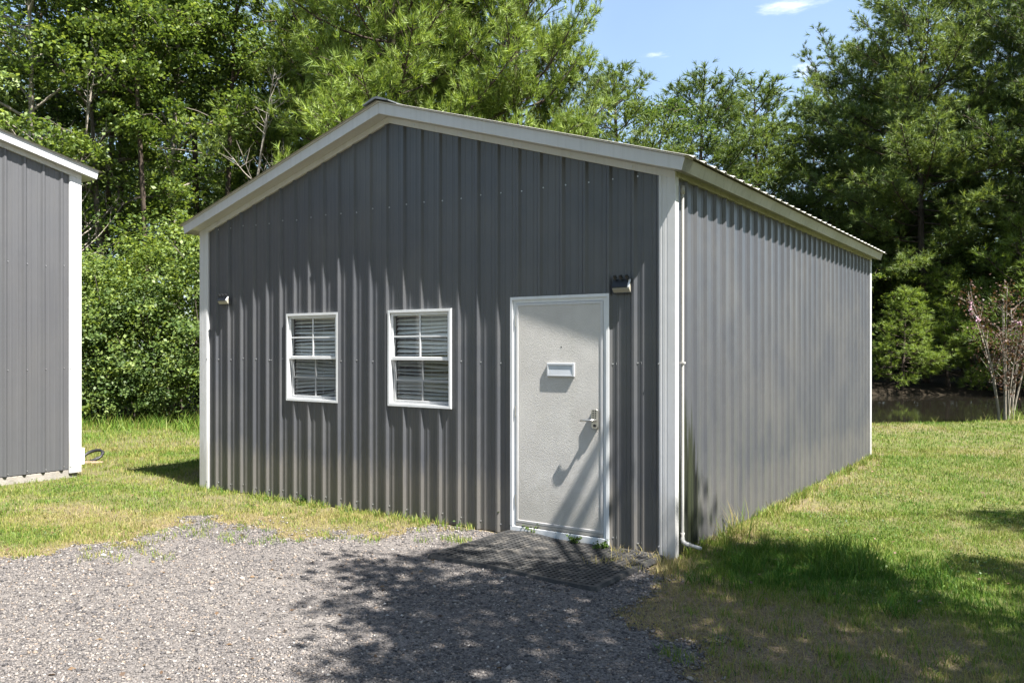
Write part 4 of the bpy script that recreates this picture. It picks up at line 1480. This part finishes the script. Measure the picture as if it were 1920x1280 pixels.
PROTO = {
    'leafA': broadleaf_protos(1, 14, 5.2, 3.2, 130, 150, 0.120, M['leaf'], M['bark_pale'], 0.03),
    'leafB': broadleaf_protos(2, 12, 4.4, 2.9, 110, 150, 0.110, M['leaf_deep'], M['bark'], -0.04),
    'leafC': broadleaf_protos(3, 10, 4.4, 2.8, 105, 150, 0.115, M['leaf'], M['bark'], 0.06, 0.35),
    'leafS': broadleaf_protos(10, 15, 8.5, 1.9, 56, 130, 0.115, M['leaf'], M['bark_pine'], 0.05, 0.45, 0.115),
    'pineA': pine_protos(4, 15, 2.6, 4.4, 112, M['needle'], 0.24, 20, 0.021, 0.45),
    'pineB': pine_protos(5, 17, 4.6, 5.0, 98, M['needle_blue'], 0.25, 18, 0.026, 0.40, 0.05),
    'pineC': pine_protos(6, 13, 2.2, 3.6, 84, M['needle_blue'], 0.27, 15, 0.030, 0.5),
    'pineD': pine_protos(7, 6.2, 0.7, 2.9, 50, M['needle'], 0.24, 16, 0.022, 0.7, 0.1, 0.09, 0.9, 2),
    'shrubA': shrub_protos(8, 4.2, 1.7, 170, 75, 0.085, M['leaf'], M['bark']),
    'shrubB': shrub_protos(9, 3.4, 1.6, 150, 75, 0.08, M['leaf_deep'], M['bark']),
}
PART = {'leaf': ('trunk', 'crown'), 'pine': ('trunk', 'crown'), 'shrub': ('stems', 'foliage')}


def plant(name, key, px, Y, label, cat, group, scale=1.0, rz=0.0, sz=None, x=None):
    X = (px - 960) / 1553.14 * Y if x is None else x
    o = empty(name, (X, Y, float(ground_z(X, Y))), rz)
    o.scale = (scale, scale, (sz or scale))
    tag(o, label, cat, group)
    a, b = PROTO[key]
    pa, pb = PART[[k for k in PART if key.startswith(k)][0]]
    link_mesh(pa, a, None, o); link_mesh(pb, b, None, o)
    return o


WOOD = 'trees of the wood behind the sheds'
for (nm, key, px, Y, sc_, sz_, rz, label) in [
    ('broadleaf_tree', 'leafA', 15, 21.0, 1.0, 1.0, 0.3, 'tall light green broadleaf tree rising above the left building roof'),
    ('broadleaf_tree', 'leafB', 105, 24.0, 1.05, 1.1, 1.9, 'dark green broadleaf tree behind the eave end of the left building'),
    ('broadleaf_tree', 'leafC', 215, 22.0, 1.0, 1.05, 4.0, 'bright leafy tree in the gap between the two buildings, nearer the left one'),
    ('broadleaf_tree', 'leafA', 345, 23.0, 0.95, 0.95, 2.4, 'bright leafy tree with pale trunk left of the shed roof corner'),
    ('broadleaf_tree', 'leafC', 545, 24.5, 1.0, 1.15, 0.9, 'leafy tree with bare twigs above the middle of the left roof slope'),
    ('slender_tree', 'leafS', 182, 22.5, 1.00, 1.00, 0.4, 'slender dark trunk rising just right of the left building eave'),
    ('slender_tree', 'leafS', 232, 24.0, 1.10, 1.00, 2.0, 'slender dark trunk midway between the two buildings'),
    ('slender_tree', 'leafS', 288, 21.5, 0.90, 0.95, 3.3, 'slender trunk with a bright top in front of the gap between the buildings'),
    ('slender_tree', 'leafS', 372, 24.5, 1.20, 1.05, 4.6, 'slender brown trunk just left of the shed roof corner'),
    ('slender_tree', 'leafS', 418, 22.5, 1.00, 0.95, 1.2, 'slender trunk above the lowest end of the shed roof'),
    ('slender_tree', 'leafS', 60, 25.0, 1.10, 1.00, 5.5, 'slender trunk high over the roof of the left building'),
    ('pine_tree', 'pineA', 640, 25.0, 1.0, 1.05, 3.3, 'pine tree standing left of the shed ridge'),
    ('pine_tree', 'pineA', 745, 20.5, 0.92, 1.0, 0.2, 'pine with dark trunk right behind the shed ridge'),
    ('pine_tree', 'pineA', 955, 20.5, 0.66, 0.90, 1.4, 'bright yellow green pine at the edge of the open sky'),
    ('pine_tree', 'pineA', 855, 22.5, 0.75, 0.95, 5.0, 'pine between the shed ridge and the bright pine'),
    ('young_pine', 'pineC', 1050, 21.5, 0.55, 0.72, 3.9, 'slender young pine under the right side of the bright pine'),
    ('pine_tree', 'pineC', 1165, 29.0, 0.95, 0.90, 2.0, 'small dark pine top right of the bright pine'),
    ('broadleaf_tree', 'leafB', 1222, 31.0, 0.9, 0.98, 3.6, 'low broadleaf tree in the dip of the tree line'),
    ('pine_tree', 'pineC', 1310, 38.0, 1.25, 1.03, 4.4, 'distant pine left of the pointed one above the right roof slope'),
    ('pine_tree', 'pineC', 1418, 40.0, 1.35, 1.06, 0.7, 'distant pointed pine above the right roof slope'),
    ('pine_tree', 'pineA', 1535, 44.0, 1.0, 0.95, 5.5, 'distant pine filling the gap left of the largest pine'),
    ('pine_tree', 'pineB', 1738, 35.0, 1.05, 1.03, 1.1, 'largest dark pine with tall bare trunk beyond the pond'),
    ('pine_tree', 'pineB', 1620, 39.0, 0.95, 0.88, 2.8, 'dark pine close behind the shed far corner'),
    ('pine_tree', 'pineB', 1880, 38.0, 1.1, 1.12, 4.9, 'tall pine at the right edge behind the flowering shrub'),
    ('pine_tree', 'pineB', 1990, 33.0, 1.0, 1.1, 0.1, 'pine cut by the right edge of the picture'),
    ('young_pine', 'pineD', 1905, 32.5, 1.15, 1.1, 0.6, 'young bright green pine with low spreading boughs behind the flowering shrub'),
    ('young_pine', 'pineD', 1780, 33.5, 0.85, 0.75, 3.5, 'young pine leaning its boughs over the middle of the pond'),
    ('young_pine', 'pineD', 1690, 33.0, 0.8, 0.62, 2.2, 'small young pine at the far pond edge beside the shed corner'),
    ('broadleaf_tree', 'leafC', 1665, 35.5, 0.8, 0.55, 1.2, 'short leafy tree on the far pond bank beside the shed corner'),
    ('broadleaf_tree', 'leafB', 1830, 34.5, 0.9, 0.5, 3.0, 'short dark leafy tree on the far pond bank under the large pines'),
]:
    plant(nm, key, px, Y, label, 'tree', WOOD, sc_, rz, sz_)
# second and third rows, seen only through the gaps of the first
rg = random.Random(77)
keys = ['leafB', 'pineC', 'leafC', 'pineB', 'leafA', 'pineC']
k = 0
for row, (Y, n, x0, x1) in enumerate(((35, 9, -120, 1000), (46, 15, -100, 2050))):
    for i in range(n):
        px = x0 + (x1 - x0) * (i + rg.uniform(0.2, 0.8)) / n
        if 1080 < px < 1560 and row < 1: continue
        key = keys[k % len(keys)]; k += 1
        zs = 0.62 if (1080 < px < 1600) else 1.0
        nm = 'pine_tree' if key.startswith('pine') else 'broadleaf_tree'
        lab = 'pine half hidden in the depth of the wood' if nm == 'pine_tree' else 'leafy tree half hidden in the depth of the wood'
        plant(nm, key, px, Y + rg.uniform(-2, 2), lab, 'tree', 'hidden trees deep in the wood', 1.05 * rg.uniform(0.9, 1.1), rg.uniform(0, 6.28), zs * rg.uniform(0.9, 1.1))

for i in range(11):
    plant('shrub', 'shrubB' if i % 2 else 'shrubA', 1545 + i * 50 + rg.uniform(-15, 15), 45 + rg.uniform(0, 5), 'shrub half hidden in the dark depth beyond the pond', 'shrub', 'hidden shrubs beyond the pond', 2.3, rg.uniform(0, 6.28), 1.5 + rg.uniform(0, .5))
UNDER = 'shrubs along the edge of the wood'
for (key, px, Y, sc_, sz_, rz, label) in [
    ('shrubA', 120, 20.0, 1.0, 0.95, 0.2, 'leafy shrub behind the left building corner'),
    ('shrubA', 205, 19.4, 0.95, 0.85, 1.7, 'bushy light green shrub just right of the left building'),
    ('shrubB', 262, 19.1, 0.95, 0.85, 0.9, 'rounded dark green shrub midway between the two buildings'),
    ('shrubA', 325, 19.3, 1.0, 1.05, 3.1, 'tallest light green shrub beside the shed left corner'),
    ('shrubB', 385, 19.2, 1.0, 1.0, 4.4, 'dark shrub half hidden behind the shed left corner'),
    ('shrubB', 160, 21.8, 1.2, 1.15, 2.4, 'dark tall shrub in the second row near the left building'),
    ('shrubA', 290, 21.5, 1.2, 1.15, 5.2, 'light tall shrub in the second row between the buildings'),
    ('shrubB', 20, 20.5, 1.2, 1.2, 1.1, 'shrub behind the roof of the left building'),
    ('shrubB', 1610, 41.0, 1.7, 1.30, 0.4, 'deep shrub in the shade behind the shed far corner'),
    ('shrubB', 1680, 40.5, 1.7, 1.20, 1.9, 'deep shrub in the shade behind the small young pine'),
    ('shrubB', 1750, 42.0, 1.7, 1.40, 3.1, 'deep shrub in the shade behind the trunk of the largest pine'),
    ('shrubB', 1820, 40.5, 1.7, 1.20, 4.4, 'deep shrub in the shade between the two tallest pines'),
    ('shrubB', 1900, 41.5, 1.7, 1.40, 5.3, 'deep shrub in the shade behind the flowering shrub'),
    ('shrubB', 1950, 33.0, 1.3, 0.9, 5.3, 'dark shrub on the far pond bank at the right edge'),
]:
    plant('shrub', key, px, Y, label, 'shrub', UNDER, sc_, rz, sz_)


# added trees, out of view behind and beside the camera, to dim the sky light
for i, (x, y, key, sc_) in enumerate([(19, 0, 'leafB', 1.0), (21, 7, 'pineB', 1.0), (23, 14, 'leafA', 1.0), (17, -6, 'pineA', 1.0), (12, -11, 'leafA', 1.1), (6, -14, 'leafB', 1.2),
                                      (0, -14, 'pineB', 1.0), (-6, -14, 'leafA', 1.1), (-12, -12, 'leafC', 1.3), (-17, -7, 'pineA', 1.0), (-20, 0, 'leafB', 1.2), (-19, 7, 'leafA', 1.0),
                                      (25, 4, 'pineC', 1.2), (24, 19, 'leafB', 1.2), (9, -17, 'pineC', 1.2), (-3, -18, 'pineC', 1.2)]):
    nm = 'pine_tree' if key.startswith('pine') else 'broadleaf_tree'
    plant(nm, key, 0, y, 'added pine outside the view, blocking sky light' if nm == 'pine_tree' else 'added leafy tree outside the view, blocking sky light', 'tree', 'added trees round the clearing that cut sky light', sc_, i * 1.3, x=x)


def bare_tree(px, Y, H, label):
    X = (px - 960) / 1553.14 * Y
    o = empty('bare_tree', (X, Y, float(ground_z(X, Y))))
    tag(o, label, 'tree')
    rg = random.Random(31)
    tb = MB(); br = MB()
    tr_ = curve_pts((0, 0, -0.2), (0.5, 0, H), (-0.35, 0, 0), 7)
    tb.tube(tr_, [0.07, 0.062, 0.053, 0.044, 0.034, 0.022, 0.008], 7)
    B = np.array(tr_)
    for i in range(26):
        u = rg.uniform(0.3, 1.0); p = np.array([np.interp(u * 6, range(7), B[:, k_]) for k_ in range(3)])
        az = rg.uniform(0, 6.28); L_ = rg.uniform(0.6, 2.0) * (1.25 - u)
        e = p + np.array((math.cos(az) * L_, math.sin(az) * L_, L_ * rg.uniform(0.5, 1.3)))
        c_ = curve_pts(p, e, (0, 0, -0.12 * L_), 5); br.tube(c_, [0.022, 0.017, 0.012, 0.008, 0.004], 5, cap=False)
        C2 = np.array(c_)
        for q in range(5):
            v = rg.uniform(0.4, 1); s_ = np.array([np.interp(v * 4, range(5), C2[:, k_]) for k_ in range(3)])
            br.tube([tuple(s_), tuple(s_ + np.array((rg.gauss(0, .22), rg.gauss(0, .22), rg.uniform(.1, .5))))], [0.007, 0.003], 4, cap=False)
    tb.build('trunk', M['bark_pale'], o, smooth=True, fix=False)
    br.build('branches', M['bark_pale'], o, smooth=True, fix=False)


bare_tree(478, 20.5, 8.6, 'leafless pale tree with thin twigs above the left slope of the shed roof')
bare_tree(150, 21.0, 9.5, 'leafless leaning pale tree above the eave of the left building')


# clover patches in the turf and a few dead leaves on the ground
n = 60000
x, y = lawn_pts(n, 3.6, 13.0, 0.8)
ok = ~blocked(x, y) & (gravel_sd(x, y) < -0.1) & (fbm(x * 1.9, y * 1.9, 71) > 0.56) & (dry_map(x, y) < 0.35)
x, y = x[ok], y[ok]
C_ = np.stack([x, y, ground_z(x, y) + 0.018 + 0.03 * RNG.random(len(x))], -1)
tag(link_mesh('clover', leaf_mesh('clover', C_, np.array([0, 0, 1.0]) + RNG.normal(0, 0.4, (len(x), 3)), 0.019 * (0.6 + 0.8 * RNG.random(len(x))), M['weed'])),
    'low clover patches in the mown lawn', 'clover', kind='stuff')
n = 520
x = (RNG.random(n) * 1.3 - 0.65) * 8; y = 3.8 + 8.5 * RNG.random(n); x = x * y / 8
ok = ~blocked(x, y); x, y = x[ok], y[ok]
C_ = np.stack([x, y, ground_z(x, y) + 0.012 + 0.03 * (gravel_sd(x, y) < 0)], -1)
M['dead_leaf'] = mat_leaf('dead_leaf', (0.05, 0.03, 0.018), (0.12, 0.075, 0.042), (0.22, 0.15, 0.085), 0.15)
tag(link_mesh('fallen_leaves', leaf_mesh('fallen_leaves', C_, np.array([0, 0, 1.0]) + RNG.normal(0, 0.3, (len(x), 3)), 0.035 * (0.5 + 0.8 * RNG.random(len(x))), M['dead_leaf'])),
    'scattered dead brown leaves on the drive and lawn', 'leaves', kind='stuff')


# ---- crape myrtle with pink flower heads at the lawn's edge
def crape_myrtle(px, Y):
    X = (px - 960) / 1553.14 * Y
    o = empty('crape_myrtle', (X, Y, float(ground_z(X, Y))))
    tag(o, 'thin multi-stemmed shrub with pink flower heads at the pond edge of the lawn', 'flowering shrub')
    rg = random.Random(12)
    tb = MB(); cl = []; fl = []
    for s in range(12):
        az = rg.uniform(0, 6.28); sp = rg.uniform(0.25, 1.05); h = rg.uniform(2.2, 3.6)
        tip = np.array((math.cos(az) * sp, math.sin(az) * sp, h))
        st = curve_pts((math.cos(az) * 0.12, math.sin(az) * 0.12, -0.05), tip, (-math.cos(az) * 0.12, -math.sin(az) * 0.12, 0), 6)
        tb.tube(st, [0.024, 0.02, 0.017, 0.013, 0.009, 0.005], 5, cap=False)
        B = np.array(st)
        for q in range(9):
            u = rg.uniform(0.35, 1.0)
            p = np.array([np.interp(u * 5, range(6), B[:, k_]) for k_ in range(3)])
            e = p + np.array((rg.gauss(0, .2), rg.gauss(0, .2), rg.uniform(0.1, 0.5)))
            tb.tube([tuple(p), tuple(e)], [0.007, 0.003], 4, cap=False)
            if rg.random() < 0.8: cl.append((p + e) / 2); cl.append(e)
            if u > 0.7 and rg.random() < 0.11: fl.append(e + np.array((0, 0, 0.05)))
    me_ = bpy.data.meshes.new('stems'); me_.from_pydata(tb.v, [], tb.f); me_.materials.append(M['bark_pale'])
    link_mesh('stems', me_, None, o)
    cl = np.array(cl)
    k_ = np.repeat(np.arange(len(cl)), 15)
    C_ = cl[k_] + RNG.normal(0, 0.12, (len(k_), 3))
    link_mesh('foliage', leaf_mesh('foliage', C_, rand_dir(len(k_)) + np.array([0, 0, 0.5]), 0.06 * (0.6 + 0.8 * RNG.random(len(k_))), M['myrtle_leaf']), None, o)
    for p in fl:
        n = 40
        C_ = p[None] + RNG.normal(0, 0.022, (n, 3)) * np.array([1, 1, 1.3])
        link_mesh('flower_head', leaf_mesh('flower_head', C_, rand_dir(n), np.full(n, 0.05), M['blossom']), None, o)
    return o


crape_myrtle(1885, 19.9)

# ------------------------------------------------------------------ weeds by the door


def weed(px, py, h, n, leaf, label, spread=0.6, mat='weed', z=0.0):
    X, Y = gpx(px, py)
    o = empty('weed', (X, Y, z))
    tag(o, label, 'weed', 'weeds at the foot of the shed')
    tb = MB(); C_ = []
    rg = random.Random(int(px))
    for s in range(n):
        az = rg.uniform(0, 6.28); L_ = h * rg.uniform(0.5, 1.0)
        tip = np.array((math.cos(az) * L_ * spread, math.sin(az) * L_ * spread, L_))
        st = curve_pts((0, 0, -0.01), tip, (0, 0, 0.1 * L_), 4)
        tb.tube(st, [0.003, 0.0025, 0.002, 0.001], 4, cap=False)
        B = np.array(st)
        for q in range(9):
            u = rg.uniform(0.25, 1.0)
            C_.append(np.array([np.interp(u * 3, range(4), B[:, k_]) for k_ in range(3)]) + np.array((rg.gauss(0, leaf * .5), rg.gauss(0, leaf * .5), rg.gauss(0, leaf * .4))))
    tb.build('stems', M['weed'], o, fix=False)
    C_ = np.array(C_)
    link_mesh('leaves', leaf_mesh('leaves', C_, rand_dir(len(C_)) + np.array([0.2, -0.3, 0.8]), leaf * (0.6 + 0.7 * RNG.random(len(C_))), M[mat]), None, o)
    return o


weed(947, 996, 0.25, 16, 0.030, 'tall green weed growing against the left side of the door frame', 0.3)
weed(1000, 1007, 0.13, 22, 0.022, 'dark green weed in front of the door sill at its left', 0.7)
weed(1080, 1022, 0.11, 20, 0.020, 'weed in front of the middle of the door sill', 0.9)
weed(1126, 1034, 0.085, 24, 0.024, 'bright yellow green weed at the right end of the door sill', 0.8)
weed(812, 975, 0.08, 8, 0.035, 'small weed at the shed foot below the right window', 0.7)
weed(868, 985, 0.06, 8, 0.030, 'low weed at the shed foot left of the door', 0.9)
weed(572, 942, 0.08, 8, 0.035, 'small weed at the shed foot below the left window', 0.6)

# ------------------------------------------------------------------ the trees that shade the foreground (right of and behind the camera)
SHADE_PX = [(655, 1290), (600, 1248), (690, 1196), (596, 1172), (604, 1128), (730, 1112), (690, 1085), (606, 1052), (660, 1036), (760, 1058), (806, 1030), (868, 1012), (905, 1050), (960, 1070),
            (1010, 1036), (1100, 1058), (1180, 1078), (1230, 1040), (1266, 1006), (1340, 1008), (1480, 1012), (1580, 1034), (1650, 1068), (1740, 1090), (1765, 1052), (1850, 1048),
            (1930, 1056), (2700, 1120), (2900, 1900), (520, 1900)]
SHADE = [gpx(x, y) for x, y in SHADE_PX]
SHADE2 = [gpx(x, y) for x, y in [(1740, 946), (1800, 950), (1930, 962), (2200, 975), (2200, 1030), (1930, 1010), (1850, 986), (1780, 966)]]
HOLES_SH = [(*gpx(1835, 1112), 0.22), (*gpx(1895, 1128), 0.25), (*gpx(975, 1040), 0.20), (*gpx(1190, 1056), 0.20), (*gpx(1075, 1042), 0.16), (*gpx(940, 1022), 0.14), (*gpx(850, 1065), 0.10)]


def shade_tree(name, bx_, by_, H, pts, label, twigs=()):
    o = empty(name, (bx_, by_, float(ground_z(bx_, by_))))
    tag(o, label, 'tree', 'trees shading the drive')
    rg = random.Random(int(bx_ * 10))
    tb = MB()
    trunk = curve_pts((0, 0, -0.3), (0.3, -0.2, H), (0.2, 0.1, 0), 8)
    tb.tube(trunk, [0.22 * (1 - 0.8 * k / 7) for k in range(8)], 10)
    T = np.array(trunk)
    P = np.array(pts) - np.array([bx_, by_, 0])
    # limbs: greedy grouping of the clumps by direction
    az = np.arctan2(P[:, 1], P[:, 0])
    order = np.argsort(az)
    groups = np.array_split(order, max(6, len(P) // 9))
    for g in groups:
        c = P[g].mean(0)
        z0 = min(H * 0.9, max(2.6, c[2] - 1.6 - 0.25 * math.hypot(c[0], c[1])))
        s = np.array([np.interp(z0, T[:, 2], T[:, 0]), np.interp(z0, T[:, 2], T[:, 1]), z0])
        br = curve_pts(s, c, (0, 0, 0.35), 6)
        tb.tube(br, [0.07, 0.055, 0.045, 0.035, 0.025, 0.015], 6, cap=False)
        for q in P[g]:
            tb.tube(curve_pts(c, q, (0, 0, 0.12), 4), [0.015, 0.011, 0.008, 0.004], 4, cap=False)
    for (p0, p1, rad) in twigs:
        p0, p1 = np.array(p0) - np.array([bx_, by_, 0]), np.array(p1) - np.array([bx_, by_, 0])
        hub = np.array([T[6, 0], T[6, 1], T[6, 2]])
        tb.tube(curve_pts(hub, p0, (0, 0, 0.3), 6), [0.05, 0.045, 0.042, 0.04, 0.038, rad], 6, cap=False)
        tb.tube(curve_pts(p0, p1, (0.02, 0, 0), 4), [rad, rad * 0.9, rad * 0.75, rad * 0.55], 6, cap=False)
    tb.build('trunk', M['bark'], o, smooth=True, fix=False)
    k = np.repeat(np.arange(len(P)), 110)
    g = RNG.normal(size=(len(k), 3)); g[:, 2] *= 0.6
    C_ = P[k] + g * 0.20
    N_ = np.array([0.3, -0.3, 0.9])[None] + RNG.normal(0, 0.6, (len(k), 3))
    link_mesh('crown', leaf_mesh('crown', C_, N_, 0.115 * (0.6 + 0.7 * RNG.random(len(k))), M['leaf']), None, o)
    return o


cand = []
for poly, n in ((SHADE, 1500), (SHADE2, 60)):
    xs_ = [p[0] for p in poly]; ys_ = [p[1] for p in poly]
    x = min(xs_) + (max(xs_) - min(xs_)) * RNG.random(n * 3); y = min(ys_) + (max(ys_) - min(ys_)) * RNG.random(n * 3)
    inside = poly_sd(x, y, poly) > 0.16
    ma_, mb_ = to_shed(x, y)
    hole = (ma_ > -1.75) & (ma_ < 0.1) & (mb_ > -0.9) & (mb_ < 0.2) & (RNG.random(len(x)) < 0.72)
    for (hx_, hy_, hr) in HOLES_SH: hole |= np.hypot(x - hx_, y - hy_) < hr + 0.22
    hole |= (x > 0.9) & (RNG.random(len(x)) < 0.30)
    ok = inside & ~hole
    x, y = x[ok], y[ok]
    # dart throwing keeps the clumps evenly spread
    for xx, yy in zip(x, y):
        if all((xx - c[0]) ** 2 + (yy - c[1]) ** 2 > 0.25 ** 2 for c in cand): cand.append((xx, yy))
    # thin strips get their own clumps
ptsA, ptsB = [], []
for (x, y) in cand:
    for tries in range(12):
        h = 5.4 + 4.0 * RNG.random() + 0.1 * tries
        X, Y = x + SHX * h, y + SHY * h
        # out of the picture: above its top edge or beside it
        vis = Y > 0.3 and abs(X) < 0.64 * Y + 0.8 and (h - CAM_H) < 0.43 * Y + 0.8
        if not vis: break
    else:
        continue
    (ptsA if X < 5.6 else ptsB).append((X, Y, h))
TW = []
for (u0, z0, u1, z1, rad, h) in ((0.70, 0.80, 1.18, 0.05, 0.045, 5.6), (0.62, 0.62, 0.98, 0.05, 0.035, 6.0), (0.585, 0.30, 0.72, 0.04, 0.05, 6.4)):
    A_, B_ = from_shed(-u1, -0.02), from_shed(-u0, -0.02)
    TW.append(((B_[0] + SHX * h, B_[1] + SHY * h, z0 + h), (A_[0] + SHX * h, A_[1] + SHY * h, z1 + h), rad))
shade_tree('shade_tree', 4.2, -1.6, 9.0, ptsA, 'leafy tree behind the camera whose shade lies on the drive and mat', TW)
shade_tree('shade_tree', 8.6, 0.4, 9.5, ptsB, 'leafy tree right of the camera whose shade lies on the lawn')
print('clumps', len(cand), len(ptsA), len(ptsB))

print('tris', sum(sum(len(p.vertices) - 2 for p in m_.polygons) if len(m_.polygons) < 2000 else len(m_.loops) - 2 * len(m_.polygons) for m_ in bpy.data.meshes))
